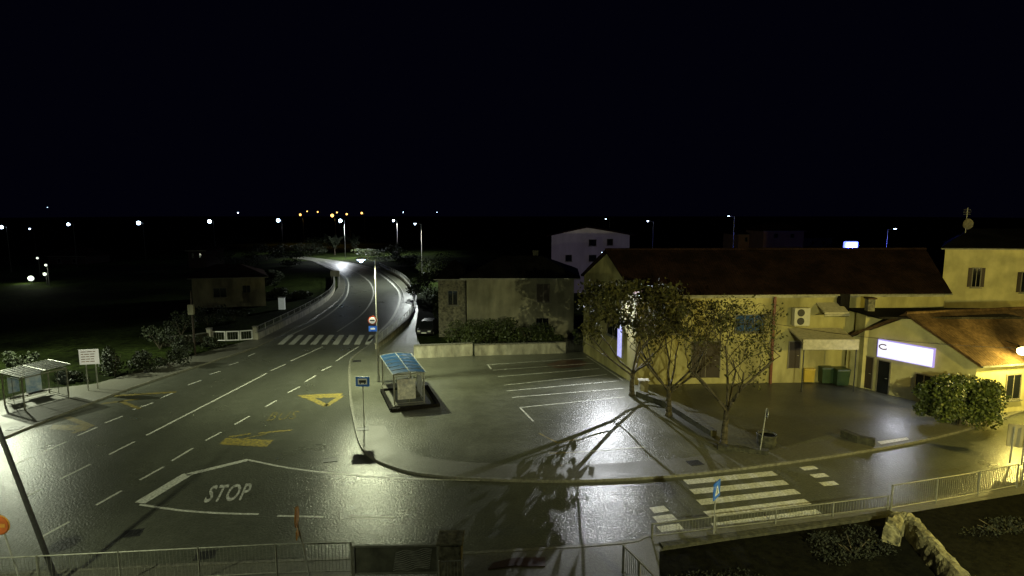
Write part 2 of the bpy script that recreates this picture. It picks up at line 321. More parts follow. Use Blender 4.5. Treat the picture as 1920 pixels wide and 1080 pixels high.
gtext("STOP",(380,943),(462,938),(398,910),mat("worn_stop_paint",(0.72,0.72,0.66),(0.2,0.2,0.17),scale=7,rough=0.4),"stop_marking",0.02)
gtext("BUS",(499,789),(552,786),(512,773),M['ghostyellow'],"bus_marking")
for (x,y) in [(620,862),(248,1000),(680,804),(28,803),(1303,868),(669,677),(385,1041)]:
    z=0.13 if x in(680,1303,28,669) else 0.008
    c=G(x,y,z); t=thing("drain_cover","dark iron drain grate set in the asphalt","drain cover",c)
    R=Matrix.Translation(c)@Matrix.Rotation(0.25,4,'Z')
    m=MB(R)
    for sx in(-1,1): m.box((sx*0.33,0,0.006),(0.06,0.6,0.012)); m.box((0,sx*0.27,0.006),(0.6,0.06,0.012))
    m.obj("frame",M['darkmetal'],t)
    m=MB(R); m.box((0,0,0.002),(0.6,0.48,0.004))
    for k in range(7): m.box((-0.24+k*0.08,0,0.008),(0.03,0.48,0.008))
    m.obj("grate",M['black'],t)
# ------------------------------------------------------------------ lamps
def light(name,loc,power,colr,parent=None,kind='SPOT',size=0.15,angle=160,dirv=(0,0,-1),blend=0.7):
    ld=bpy.data.lights.new(name,kind); ld.energy=power; ld.color=colr; ld.shadow_soft_size=size
    if kind=='SPOT': ld.spot_size=math.radians(angle); ld.spot_blend=blend
    o=bpy.data.objects.new(name,ld); col.objects.link(o)
    base=rootloc(parent) if parent else Vector((0,0,0))
    o.location=Vector(loc)-base
    if parent: o.parent=parent
    o.rotation_euler=Vector(dirv).to_track_quat('-Z','Y').to_euler()
    return o
GRN=(0.93,1.0,0.62)
def lamp(base,top,armdir,arm,power=0,colr=(0.8,0.9,1),em=None,label="tall grey street lamp with a lit head",head=(0.55,0.22,0.1),bulb=0.0,grp="street lamps along the road",tilt=0.15,r=0.075,aim=(0,0,-1),size=0.15,ang=160,blend=0.7,pm=None):
    t=thing("street_lamp",label,"street lamp",base,grp); pm=pm or M['metal']
    ad=Vector((*armdir,0)).normalized(); tip=Vector((base.x,base.y,top)); e=tip+ad*arm+Vector((0,0,arm*tilt))
    MB().cyl(base,tip,r,r*0.6,10).cyl(base,base+Vector((0,0,0.5)),r*1.5,r*1.4,10).obj("pole",pm,t,smooth=False)
    MB().cyl(tip-Vector((0,0,0.1)),e,r*0.5,r*0.4,8).obj("arm",pm,t)
    Mx=frame_M(e,ad)
    MB(Mx).box((head[0]*0.4,0,0.02),head,taper=0.75).obj("lamp_head",pm,t)
    ms=MB(Mx).box((head[0]*0.4,0,-head[2]/2-0.0),(head[0]*0.7,head[1]*0.8,0.05))
    if bulb: ms.ball((head[0]*0.4,0,-head[2]/2-bulb*0.5),bulb)
    ms.obj("lamp_lens",em or E_white,t)
    if power: light("lamp_light",e+ad*head[0]*0.4+Vector((0,0,-0.25-bulb*1.6)),power,colr,t,dirv=aim,size=size,angle=ang,blend=blend)
    return t
b=G(710,716,0.12); tp=P(708,487,b.y).z
cl=lamp(b,tp,(-1,-0.35),0.7,9000,GRN,E_near,label="tall grey street lamp beside the kerb with road signs",head=(0.8,0.34,0.14),bulb=0.15)
lamp(Vector((-41.6,44.6,0.12)),9.0,(1,-0.2),1.2,15000,(0.93,1,0.72),E_white,head=(0.7,0.3,0.12))
# off-frame lamps around the viewer
lamp(Vector((-19,11,0.12)),8.5,(1,0.6),1.5,3600,GRN,E_white,aim=(-0.1,0.8,-0.6))  # added unseen lamp, fills the left foreground and notice board
lamp(Vector((12,2.0,0.12)),10.5,(0,1),1.4,21500,(0.98,0.97,0.5),E_white,aim=(0.34,1,-0.2),ang=118,blend=1.0)  # added unseen lamp that brightens the building fronts
lamp(Vector((33,19.5,0.12)),8.5,(-0.3,1),1.5,7500,(1,0.8,0.16),E_sod,aim=(-0.25,0.7,-0.7))
b=G(792,534); lamp(b,P(790,420,b.y).z,(-1,0),0.9,18000,(0.9,0.97,0.92),E_white,bulb=0.15,aim=(-0.4,-0.2,-1))
b=G(648,485); lamp(b,P(648,413,b.y).z,(-1,0),0.9,28000,(0.9,0.95,1),E_white,bulb=0.5,label="distant street lamp glowing white at the bend")
b=G(746,478); lamp(b,P(746,413,b.y).z,(-1,0),0.9,16000,(0.9,0.95,1),E_white,bulb=0.34,label="distant street lamp glowing white at the bend")
for x,y,Y,bl in [(528,412,190,0.55),(400,414,170,0.5),(268,417,150,0.46),(137,420,140,0.32),(12,425,130,0.36),(63,429,170,0.2),(1225,415,120,0.12),(1377,406,115,0.0),(1143,411,170,0.1),(1665,430,95,0.06),(450,399,330,0.3),(760,398,330,0.2),(823,398,330,0.12),(92,389,400,0.15)]:
    q=P(x,y,Y); lamp(Vector((q.x,Y,0)),max(q.z,7),(-1 if x<1500 else 1,0),0.9,(2500 if x==528 else 0),(0.9,0.95,1),E_white,bulb=bl,label="distant street lamp on a slim dark pole",pm=(M['darkmetal'] if x<1100 else M['metal']))
for x,y,Y,bl in [(568,402,250,0.45),(628,403,240,0.65),(655,401,250,0.4),(683,399,260,0.45),(600,397,290,0.35),(580,396,300,0.3),(636,398,290,0.35)]:
    q=P(x,y,Y); lamp(Vector((q.x,Y,0)),max(q.z,7),(-1,0),0.9,(2500 if x in(628,568) else 0),(1,0.55,0.15),E_warm,bulb=bl,label="distant warm orange street lamp",grp="warm lamps on the far road",pm=M['darkmetal'])
q=P(1595,461,100); t=thing("illuminated_sign","blue glowing rectangular sign on a dark post","illuminated sign",(q.x,100,0))
MB().cyl((q.x,100,0),(q.x,100,q.z-0.5),0.12).obj("post",M['darkmetal'],t)
MB().box((q.x,100,q.z+0.1),(2.4,0.5,1.3)).box((q.x,100.02,q.z-0.9),(1.4,0.4,0.9)).obj("sign_rim",E_blue,t,bevel=0.2)
MB().box((q.x,99.7,q.z+0.12),(1.6,0.1,0.7)).box((q.x,99.72,q.z-0.85),(0.8,0.1,0.5)).obj("sign_face",E_bluewhite,t)
light("sign_light",(q.x,98.5,q.z),5000,(0.1,0.14,1),t,'POINT')
# ------------------------------------------------------------------ houses
def opening(parent,a,b,x0,y0,x1,y1,name="window",pane=None,fr=None,shut=False,mull=1,label=None,sill=True):
    xc,yc=(x0+x1)/2,(y0+y1)/2
    p0=W(x0,yc,a,b);p1=W(x1,yc,a,b); zt=W(xc,y0,a,b).z; zb=W(xc,y1,a,b).z
    w_=(p1-p0).length; h=zt-zb; c=W(xc,yc,a,b); c.z=(zt+zb)/2; Mx=frame_M(c,b-a)
    o=MB(Mx).box((0,-0.02,0),(w_,0.04,h)).obj(name,pane or M['glass'],parent)
    if label:o["label"]=label
    m=MB(Mx); f=0.07
    m.box((-w_/2,-0.035,0),(f,0.07,h+f)); m.box((w_/2,-0.035,0),(f,0.07,h+f)); m.box((0,-0.036,h/2),(w_-f,0.068,f)); 
    if name!="door": m.box((0,-0.036,-h/2),(w_-f,0.068,f))
    for k in range(mull): m.box((-w_/2+(k+1)*w_/(mull+1),-0.03,0),(0.05,0.05,h-f))
    m.obj("frame",fr or M['frame'],o)
    if name=="window" and sill: MB(Mx).box((0,-0.09,-h/2-0.08),(w_+0.25,0.18,0.06)).obj("sill",M['kerb'],o)
    if name=="door": MB(Mx).cyl((w_*0.35,-0.09,-0.05),(w_*0.35-0.14,-0.09,-0.05),0.018).obj("handle",M['metal'],o)
    if shut:
        for s in(-1,1):
            mm=MB(Mx).box((s*(w_/2+w_*0.25),-0.03,0),(w_*0.46,0.05,h))
            for k in range(int(h/0.12)): mm.box((s*(w_/2+w_*0.25),-0.065,-h/2+0.08+k*0.12),(w_*0.38,0.02,0.05))
            mm.obj("shutter",M['wood'],o)
    return o
def house(label,cat,FL,FR,BR,BL,eave,ridge,wm_,rm,over=0.35,hip=0.0,z0=0.0,chim=None,eave_b=None):
    t=thing("house",label,cat,Vector((FL.x,FL.y,z0)))
    eb=eave_b or eave
    up=lambda p,z:Vector((p.x,p.y,z))
    mL=(FL+BL)/2; mR=(FR+BR)/2; ax=(mR-mL).normalized(); mL=up(mL,ridge)+ax*hip; mR=up(mR,ridge)-ax*hip
    m=MB()
    vs=[up(FL,z0),up(FR,z0),up(BR,z0),up(BL,z0),up(FL,eave),up(FR,eave),up(BR,eb),up(BL,eb)]
    fs=[(0,1,5,4),(2,3,7,6)]
    if hip>0: fs+=[(1,2,6,5),(3,0,4,7)]
    else:
        vs+= [mL-Vector((0,0,0.04)),mR-Vector((0,0,0.04))]; fs+=[(1,2,6,9,5),(3,0,4,8,7)]
    m.add(vs,fs); m.obj("wall",wm_,t)
    def slab(mm,q,th=0.16):
        dn=Vector((0,0,-th)); k=len(q)
        mm.add(q+[p+dn for p in q],[tuple(range(k)),tuple(range(2*k-1,k-1,-1))]+[(i,(i+1)%k,k+(i+1)%k,k+i)[::-1] for i in range(k)])
    fd=((FL-BL).normalized()+(FR-BR).normalized()).normalized()
    sl=(ridge-eave)/max(0.1,((FL-BL).length/2)); dz=Vector((0,0,-sl*over)); lift=Vector((0,0,0.2))
    o_=ax*over*(1 if hip>0 else 0.8)
    a=up(FL,eave)+fd*over+dz+lift; b=up(FR,eave)+fd*over+dz+lift; c=up(BR,eb)-fd*over+dz+lift; d=up(BL,eb)-fd*over+dz+lift
    rL=mL+lift;rR=mR+lift
    r=MB()
    if hip>0:
        slab(r,[a-o_,b+o_,rR,rL]); slab(r,[c+o_,d-o_,rL,rR]); slab(r,[b+o_,c+o_,rR]); slab(r,[d-o_,a-o_,rL])
    else:
        slab(r,[a-o_,b+o_,rR+o_,rL-o_]); slab(r,[c+o_,d-o_,rL-o_,rR+o_])
        r.cyl(rL-o_,rR+o_,0.11,0.11,8)
    ro=r.obj("roof",rm,t)
    MB().beam(a-o_+fd*0.06-Vector((0,0,0.17)),b+o_+fd*0.06-Vector((0,0,0.17)),0.12,0.1).obj("gutter",M['railmetal'],t)
    if chim:
        for cp in chim:
            k=MB().box((cp[0],cp[1],cp[2]+0.5),(0.6,0.6,1.3)).box((cp[0],cp[1],cp[2]+1.2),(0.75,0.75,0.1)); k.obj("chimney",M['darkstone'],ro)
    return t,a,b
# --- long yellow building
A_=G(1093,662); B_=G(1190,724); 
eh=P(1500,549,B_.y).z
C_=P(1772,548,B_.y+1.0); C_.z=0; D_=Vector((C_.x+3.4,A_.y+1,0))
mid=(A_+B_)/2; rg=P(1138,470,mid.y).z
LH,_,_=house("long yellow building with a dark red tiled roof","building",B_,C_,D_,A_,eh-0.1,rg-0.1,M['plaster'],M['redtile'],z0=0.1,eave_b=eh+0.2)
MB().beam(Vector((B_.x+0.1,B_.y-0.06,eh-0.42)),Vector((C_.x-0.1,C_.y-0.06,eh-0.42)),0.1,0.26).obj("eave_band",M['wallconc'],LH)
opening(LH,B_,C_,1296,640,1350,708,"door",M['wood'],mull=1,label="wide dark wooden double door")
opening(LH,B_,C_,1378,590,1432,622,"window",mat("bluish_glass",(0.05,0.09,0.16),(0.02,0.04,0.07),scale=3,rough=0.1,emit=(0.1,0.2,0.4),es=0.03),mull=2)
opening(LH,B_,C_,1250,595,1275,625,"window"); opening(LH,B_,C_,1478,640,1500,690,"door",M['wood'],mull=0)
opening(LH,A_,B_,1106,572,1124,600,"window"); opening(LH,A_,B_,1140,600,1160,630,"window")
q=W(1452,556,B_,C_); MB().cyl((q.x,q.y-0.14,q.z),(q.x,q.y-0.14,0.12),0.11).obj("drainpipe",M['rust'],LH)
q=W(1578,548,B_,C_); MB().box((q.x,q.y-0.3,q.z-0.9),(0.7,0.5,1.7)).obj("buttress",M['darktile'],LH)
q=W(1410,640,B_,C_); MB().beam(Vector((q.x-1.6,q.y-0.05,q.z)),Vector((q.x+1.4,q.y-0.05,q.z)),0.06,0.05).obj("wall_conduit",M['railmetal'],LH)
def ac(x,y,a,b):
    c=W(x,y,a,b); t=thing("air_conditioner","boxy white air conditioner bracketed to the yellow wall","air conditioner",c)
    Mx=frame_M(c,b-a); MB(Mx).box((0,-0.35,0),(1.2,0.45,1.35)).obj("casing",M['acwhite'],t,bevel=0.03)
    for z in(-0.32,0.32):
        MB(Mx).disc((-0.12,-0.585,z),0.28,20,'Y',0.02).obj("fan_grille",M['black'],t)
    for sx in(-1,1): MB(Mx).box((sx*0.45,-0.25,-0.71),(0.06,0.5,0.06)).obj("bracket",M['metal'],t)
ac(1497,592,B_,C_)
def canopy(x0,x1,ytop,depth,label,th=0.12,fascia=0.3,lift=0):
    a=W(x0,ytop,B_,C_); b=W(x1,ytop,B_,C_); t=thing("canopy",label,"canopy",Vector((a.x,a.y,a.z)))
    z=a.z; vs=[Vector((a.x,a.y-0.02,z)),Vector((b.x,b.y-0.02,z)),Vector((b.x,b.y-depth,z-0.55)),Vector((a.x,a.y-depth,z-0.55))]
    up=Vector((0,0,th)); MB().add(vs+[v+up for v in vs],[(3,2,1,0),(4,5,6,7),(0,1,5,4),(1,2,6,5),(2,3,7,6),(3,0,4,7)]).obj("roof_sheet",M['awning'],t)
    MB().box(((a.x+b.x)/2,(a.y+b.y)/2-depth-0.03,z-0.62),(b.x-a.x,0.06,fascia+0.35)).obj("fascia",M['awning'],t)
    for f in(0.03,0.97):
        x=a.x+(b.x-a.x)*f
        if lift==0: MB().cyl((x,a.y-depth+0.1,0.12),(x,a.y-depth+0.1,z-0.55),0.04).obj("post",M['darkmetal'],t)
        else: MB().cyl((x,a.y,z-0.8),(x,a.y-depth+.1,z-0.5),0.03).obj("bracket",M['darkmetal'],t)
canopy(1478,1575,618,2.4,"pale canopy sheltering the bins by the wall",fascia=0.4)
canopy(1530,1575,570,1.3,"small tilted awning under the eaves",lift=1,fascia=-0.25)
ax0=P(1640,600,B_.y-3).x; ax1=P(1885,600,B_.y-2).x; t=thing("annex","low annex with a dark flat roof","annex",(ax0,B_.y-0.5,0.1))
az=P(1700,600,B_.y-4.2).z
MB().box(((ax0+ax1)/2+0.4,B_.y-0.4,az/2),(ax1-ax0-0.4,1.2,az-0.3)).obj("wall",M['plaster2'],t)
MB().box(((ax0+ax1)/2,B_.y-1.5,az),(ax1-ax0,3.9,0.14)).obj("roof",M['darktile'],t)
q=P(1630,585,B_.y-0.8); t=thing("chimney_stack","short pale stack beside the annex roof","chimney",(q.x,q.y,az-0.2))
MB().box((q.x,q.y,az+0.3),(0.5,0.45,1.3)).obj("stack",M['stone'],t); MB().box((q.x,q.y,az+1.0),(0.65,0.6,0.1)).obj("cap",M['orangetile'],t)
# --- small ochre building with lit sign (gable towards the terrace)
g0=G(1583,722); g1=G(1822,782); ez=(P(1583,624,g0.y).z+P(1815,692,g1.y).z)/2
gm=(g0+g1)/2; rz=P(1702,592,gm.y).z
dx=Vector((1,0.22,0)).normalized()*13
SH,_,_=house("ochre shop with dull terracotta roof and lit sign","shop building",g1,g1+dx,g0+dx,g0,ez,rz,M['plaster2'],M['orangetile'],over=0.45,z0=0.1)
opening(SH,g0,g1,1618,668,1637,728,"door",M['wood'],mull=0); opening(SH,g0,g1,1645,676,1668,738,"door",M['glass'],mull=0,label="glazed dark entrance door")
opening(SH,g0,g1,1716,702,1748,738,"window",mull=1)
opening(SH,g1,g1+dx,1885,702,1912,748,"window",mull=1)
c=W(1699,661,g0,g1); Mx=frame_M(c,g1-g0); wS=(W(1752,661,g0,g1)-W(1647,661,g0,g1)).length; hS=1.3
t=thing("shop_sign","long glowing white shop sign with dark red emblem","shop sign",c)
MB(Mx).box((0,-0.12,0),(wS,0.2,hS)).obj("sign_box",M['purple'],t)
MB(Mx).box((0,-0.235,0),(wS-0.12,0.03,hS-0.12)).obj("sign_face",M['signlit'],t)
m=MB(Mx)
for i in range(22):
    a1=math.radians(50+i*12.5); a2=math.radians(50+(i+1)*12.5)
    m.cyl((-wS*0.38+0.28*math.cos(a1),-0.28,0.16+0.17*math.sin(a1)),(-wS*0.38+0.28*math.cos(a2),-0.28,0.16+0.17*math.sin(a2)),0.04,0.04,5)
m.obj("emblem",mat("emblem_dark_red",(0.12,0.01,0.02),(0.09,0.008,0.02),spec=0.1),t)
nrm=(Mx.to_3x3()@Vector((0,-1,0)))
light("sign_light",c+nrm*0.6,320,(0.85,0.88,1),t,'SPOT',0.4,170,nrm+Vector((0,0,-0.5)))
q=P(1914,655,g1.y+0.3); t=thing("wall_lamp","sodium yellow wall lamp glowing on shop wall","wall lamp",(q.x,q.y,q.z))
MB().cyl(q+Vector((0,1.2,0.3)),q+Vector((0,0,0.2)),0.03).obj("bracket",M['darkmetal'],t)
MB().cyl(q+Vector((0,0,0.12)),q+Vector((0,0,0.24)),0.22,0.1,12).obj("lamp_shade",M['darkmetal'],t)
MB().ball(q+Vector((0,-0.1,-0.08)),0.28).obj("bulb",E_sod,t)
light("lamp_light",q+Vector((-0.4,-1.3,-0.2)),2000,(1,0.82,0.2),t,'POINT',0.12)
# --- tall yellow house far right
a=P(1764,560,52);a.z=0; b=P(2150,560,50);b.z=0
RH,_,_=house("two-storey pale yellow house with shuttered windows","house",a,b,b+Vector((7,9,0)),a+Vector((6.8,9,0)),P(1800,466,52).z,P(1850,432,57).z,M['plaster2'],M['darktile'],hip=2.0)
opening(RH,a,b,1822,502,1838,538,"window",shut=True); opening(RH,a,b,1914,510,1930,548,"window",shut=True)
q=P(2040,520,45); t=thing("wall_lamp","sodium yellow lamp lighting the tall house","wall lamp",q)
MB().cyl(q,q+Vector((0,5,0)),0.04).obj("bracket",M['darkmetal'],t); MB().box(q,(0.4,0.4,0.2)).obj("bulb",E_sod,t)
light("lamp_light",q+Vector((0,-0.4,0)),900,(1,0.82,0.26),t,'POINT',0.2)
q=P(1813,420,55); t=thing("satellite_dish","pale round satellite dish on a mast with aerial","satellite dish",(q.x,q.y,q.z-1.4))
MB().cyl(q+Vector((0,0.1,-1.6)),q+Vector((0,0.1,1.5)),0.04).obj("mast",M['metal'],t)
m=MB(); n=16
vs=[q+Vector((0,0.0,0))]
for k,rr in enumerate((0.2,0.38,0.5)):
    for i in range(n): vs.append(q+Vector((rr*math.cos(i*2*math.pi/n),-rr*rr*0.6,rr*math.sin(i*2*math.pi/n))))
fs=[(0,1+i,1+(i+1)%n) for i in range(n)]+[(1+k*n+i,1+(k+1)*n+i,1+(k+1)*n+(i+1)%n,1+k*n+(i+1)%n) for k in range(2) for i in range(n)]
m.add(vs,fs).obj("dish",M['cottage'],t)
MB().cyl(q+Vector((0,-0.1,-0.5)),q+Vector((0,-0.6,0)),0.02).cyl(q+Vector((0,-0.65,0)),q+Vector((0,-0.55,0)),0.06).obj("receiver_arm",M['metal'],t)
m=MB()
for k in range(4): m.cyl(q+Vector((-0.35,0.1,0.9+k*0.15)),q+Vector((0.35,0.1,0.9+k*0.15)),0.012)
m.obj("aerial",M['metal'],t)
# --- central grey house
Yc=60; a=P(875,560,Yc);a.z=0;b=P(1076,560,Yc);b.z=0
CH,_,_=house("plain beige-grey rendered house with dark hipped roof","house",a,b,b+Vector((0.8,9,0)),a+Vector((0,9,0)),P(960,519,Yc).z,P(960,483,Yc+4.5).z,M['greyplaster'],M['darktile'],over=0.6,hip=3.5,chim=[(P(1005,480,64).x,65.5,P(960,483,Yc+4.5).z-0.5)])
opening(CH,a,b,1006,532,1031,566,"window",M['wood'],label="closed dark shuttered window"); opening(CH,a,b,1005,596,1029,609,"window")
a=P(822,560,Yc+1);a.z=0;b=P(873,560,Yc+1);b.z=0
W2,_,_=house("narrow dark side wing with flat hipped roof","house wing",a,b,b+Vector((0,7,0)),a+Vector((0,7,0)),P(850,522,Yc+1).z,P(850,492,Yc+4).z,M['stone'],M['darktile'],over=0.4,hip=1.2)
opening(W2,a,b,840,545,858,572,"window")
# --- left low house
a=P(362,570,80);a.z=0;b=P(499,575,82);b.z=0
H3,_,_=house("long low cottage with dull red hipped roof","house",a,b,b+Vector((-4.5,9,0)),a+Vector((-4,9,0)),P(430,520,81).z,P(430,498,85).z,M['cottage'],M['faredtile'],over=0.5,hip=3)
opening(H3,a,b,400,540,425,557,"window"); opening(H3,a,b,455,535,470,548,"window")
light("lamp_light",Vector((0,0,0)),0.1,(1,1,1)) if False else None
# --- far pale house (gable forward)
a=P(1034,470,95);a.z=0;b=P(1180,470,97);b.z=0
FH=thing("house","large white three-storey house with shallow gable roof","house",a)
ev=P(1100,441,96).z; ap=P(1098,427,96).z; mx_=(a*0.55+b*0.45)
bk=Vector((1.5,11,0)); up=lambda p,z:Vector((p.x,p.y,z))
vs=[up(a,0),up(b,0),up(b,ev),up(mx_,ap),up(a,ev)]; 
MB().add(vs+[v+bk for v in vs],[(0,1,2,3,4),(9,8,7,6,5),(1,6,7,2),(5,0,4,9)]).obj("wall",M['whiteplaster'],FH)
d=Vector((0,0,0.2)); o=Vector((0,-0.6,0)); e1=(b-a).normalized()*0.8
qa=[up(a,ev)+o-e1-d*0.8,up(mx_,ap)+o+d*.3,up(mx_,ap)+bk+d*.3,up(a,ev)+bk-e1-d*.8]; qb=[up(mx_,ap)+o+d*.3,up(b,ev)+o+e1-d*.8,up(b,ev)+bk+e1-d*.8,up(mx_,ap)+bk+d*.3]
m=MB()
for q_ in(qa,qb): m.add(q_+[v+d for v in q_],[(3,2,1,0),(4,5,6,7),(0,1,5,4),(1,2,6,5),(2,3,7,6),(3,0,4,7)])
m.obj("roof",M['redtile'],FH)
for x0,y0,x1,y1 in[(1104,449,1118,461),(1138,448,1149,460),(1104,478,1118,490),(1060,478,1072,490)]: opening(FH,a,b,x0,y0,x1,y1,"window",mull=0)
lamp(Vector((11,70,0)),8.2,(0,1),1.0,1300,(0.9,0.82,0.9),E_white,aim=(0.1,1,0.0),label="added hidden lamp lighting the tall white house")  # unseen lamp added to lift the dark front of the far house
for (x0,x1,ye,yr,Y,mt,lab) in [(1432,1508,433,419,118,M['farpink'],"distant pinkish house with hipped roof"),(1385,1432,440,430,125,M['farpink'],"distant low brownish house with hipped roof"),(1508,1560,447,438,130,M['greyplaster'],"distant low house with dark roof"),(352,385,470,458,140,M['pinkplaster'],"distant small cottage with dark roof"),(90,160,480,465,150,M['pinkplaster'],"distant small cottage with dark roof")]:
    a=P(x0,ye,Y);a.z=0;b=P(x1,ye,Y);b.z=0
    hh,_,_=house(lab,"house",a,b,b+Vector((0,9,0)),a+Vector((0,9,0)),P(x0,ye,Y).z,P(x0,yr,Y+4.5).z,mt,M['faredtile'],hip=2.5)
    wx=x1-x0
    for f in(0.25,0.65): opening(hh,a,b,x0+wx*f,ye+5,x0+wx*(f+0.1),ye+13,"window",mull=0)
# ------------------------------------------------------------------ low walls, fences
def wallthing(pts,h,th,m,label,cap=True,z0=0.0,name="garden_wall",capm=None,cw=0.1):
    t=thing(name,label,"wall",Vector((pts[0].x,pts[0].y,z0)))
    MB().ribbon(pts,th,z0+h,z0).obj("wall_body",m,t)
    if cap: MB().ribbon(pts,th+cw,z0+h+0.08,z0+h+0.003).obj("coping",capm or M['kerb'],t)
    return t
def railing(pts,h,label,z0=0.12,post=2.0,bar=0.13,group=None,pm=None,rr=0.022,br=0.008,th=0.0):
    t=thing("railing",label,"railing",Vector((pts[0].x,pts[0].y,z0)),group)
    m=pm or M['railmetal']; up=Vector((0,0,1)); pts=[Vector((p.x,p.y,z0)) for p in pts]
    tr=MB(); lr=MB(); bars=MB()
    for a,b in zip(pts[:-1],pts[1:]):
        tr.cyl(a+up*h,b+up*h,rr,rr,6); lr.cyl(a+up*0.12,b+up*0.12,rr*0.7,rr*0.7,6)
        L=(b-a).length; n_=max(1,int(L/bar))
        for i in range(n_): q=a.lerp(b,(i+0.5)/n_); bars.cyl(q+up*0.12,q+up*h,br,br,4)
    tot=0;acc=[0]
    for a,b in zip(pts[:-1],pts[1:]): tot+=(b-a).length; acc.append(tot)
    n_=max(1,round(tot/post))
    for i in range(n_+1):
        s=min(tot*i/n_,tot-1e-6)
        for k in range(len(pts)-1):
            if acc[k]<=s<=acc[k+1]:
                q=pts[k].lerp(pts[k+1],(s-acc[k])/(acc[k+1]-acc[k])); MB().cyl(q,q+up*(h+0.04),rr*1.5,rr*1.5,6).obj("post",m,t); break
    tr.obj("handrail",m,t); lr.obj("lower_rail",m,t); bars.obj("bar_infill",m,t)
    return t
wallthing(GL([(776,674),(886,669)]),1.15,0.25,M['wallconc'],"pale rendered boundary wall behind the parking lot",z0=0.1)
wallthing(GL([(890,669),(1060,664)]),1.0,0.25,M['wallconc'],"low white boundary wall behind the parking lot",z0=0.1)
railing(GL([(1062,665),(1092,663)]),1.2,"dark iron gate beside the yellow building",bar=0.15,pm=M['darkmetal'],br=0.015)
lw=smoothline(GL([(482,637),(530,613),(580,586),(617,560),(627,541),(625,520)],0.1),4)
wallthing(lw,0.7,0.25,M['wallconc'],"pale roadside wall following the bend",z0=0.1)
railing(lw,0.6,"light railing on top of the roadside wall",z0=0.88,post=2.2,bar=0.3,pm=M['metal'])
rw=smoothline(GL([(706,655),(740,628),(768,600),(777,575),(774,550),(752,524),(712,504)],0.1),4)
wallthing(rw,0.55,0.25,M['wallconc'],"pale parapet along the outer edge of the bend",z0=0.1)
railing(rw,0.7,"pale railing along the outer edge of the bend",z0=0.73,post=2.0,bar=0.3,pm=M['metal'])
t=thing("gate","white metal gate with three framed panels","gate",G(400,641))
pts=GL([(398,641),(424,641),(450,640),(475,638)])
for a,b in zip(pts[:-1],pts[1:]):
    u=Vector((0,0,1)); d=(b-a)*0.06; a2=a+d;b2=b-d
    m=MB()
    for z in(0.15,1.05): m.cyl(a2+u*z,b2+u*z,0.06)
    for q in(a2,b2): m.cyl(q+u*0.1,q+u*1.1,0.06)
    m.obj("frame",M['signwhite'],t); m=MB()
    for k in range(5):
        q=a2.lerp(b2,(k+0.5)/5); m.cyl(q+u*0.15,q+u*1.05,0.012)
    m.obj("bars",M['metal'],t)
for px in((394,642),(480,638)):
    q=G(*px); t=thing("gate_pillar","square pale gate pillar","pillar",q,"gate pillars")
    MB().box(q+Vector((0,0,0.7)),(0.4,0.4,1.4)).obj("shaft",M['wallconc'],t); MB().box(q+Vector((0,0,1.45)),(0.5,0.5,0.1)).obj("cap",M['kerb'],t)
wallthing(GL([(300,650),(360,648),(388,643)]),1.0,0.25,M['darkstone'],"dark rough wall beside the white gate")
railing(GL([(-80,1112),(215,1096),(505,1080),(660,1076)],0.12),1.2,"grey metal railing with thin bars along the pavement",post=2.7,bar=0.12,group="foreground railings",br=0.006,rr=0.026)
railing(GL([(1168,1075),(1192,1100),(1228,1140)],0.12),1.05,"short railing stepping down beside the gateway",post=1.2,bar=0.11,group="foreground railings",br=0.01,rr=0.028,pm=M['metal'])
railing(GL([(1222,1010),(1450,982),(1664,955)],0.12),0.62,"low thin railing beside the zebra crossing",post=2.6,bar=0.14,group="foreground railings",br=0.007,rr=0.024)
railing(GL([(1670,957),(1800,935),(1905,914)],0.12),1.15,"taller grey railing next to the side road",post=2.2,bar=0.12,group="foreground railings",br=0.008,rr=0.026)
railing(GL([(1915,912),(2100,880)],0.12),1.15,"taller grey railing next to the side road",post=2.2,bar=0.12,group="foreground railings",br=0.008)
a=G(664,1082,0.12); b=G(822,1080,0.12); t=thing("fence_panel","framed grey panel with wavy reflections modelled as lines","fence panel",a)
Mx=frame_M((a+b)/2,b-a); L=(b-a).length
m=MB(Mx)
for sx in(-1,1): m.box((sx*L/2,0,0.6),(0.08,0.08,1.2))
m.box((0,0,1.17),(L-0.09,0.07,0.07)).box((0,0,0.14),(L-0.09,0.07,0.07)); m.obj("frame",M['railmetal'],t)
MB(Mx).box((0,0,0.65),(L-0.1,0.02,0.95)).obj("sheet",mat("grey_sheet",(0.13,0.13,0.1),(0.06,0.06,0.048),scale=2,rough=0.3),t)
m=MB(Mx)
for k in range(11):
    p=[Vector((-0.1+0.13*j+0.01*k, -0.02, 0.24+k*0.07+0.04*math.sin(j*1.15+k*0.5)+0.012*j)) for j in range(11)]
    for u,v in zip(p[:-1],p[1:]): m.cyl(u,v,0.012,0.012,4)
m.obj("wavy_reflection",M['metal'],t)  # reflection ripples modelled as thin metal lines
def pillar(q,w_,h,label,mm):
    t=thing("stone_pillar",label,"pillar",q)
    MB().box(q+Vector((0,0,h/2)),(w_,w_,h)).obj("shaft",mm,t,bevel=0.03)
    MB().box(q+Vector((0,0,h+0.05)),(w_+0.14,w_+0.14,0.1)).obj("cap",mm,t,bevel=0.03)
pillar(G(846,1088,0.12),0.78,1.55,"rough stone gate pillar with flat cap",mat("gate_pillar_stone",(0.22,0.205,0.14),(0.06,0.055,0.037),scale=5,rough=0.8,bump=1,bscale=5,bdist=0.06))
railing(GL([(824,1115),(868,1112)],0.12),1.2,"small iron gate leaf beside the pillar",post=0.8,bar=0.1,pm=M['metal'],br=0.012)
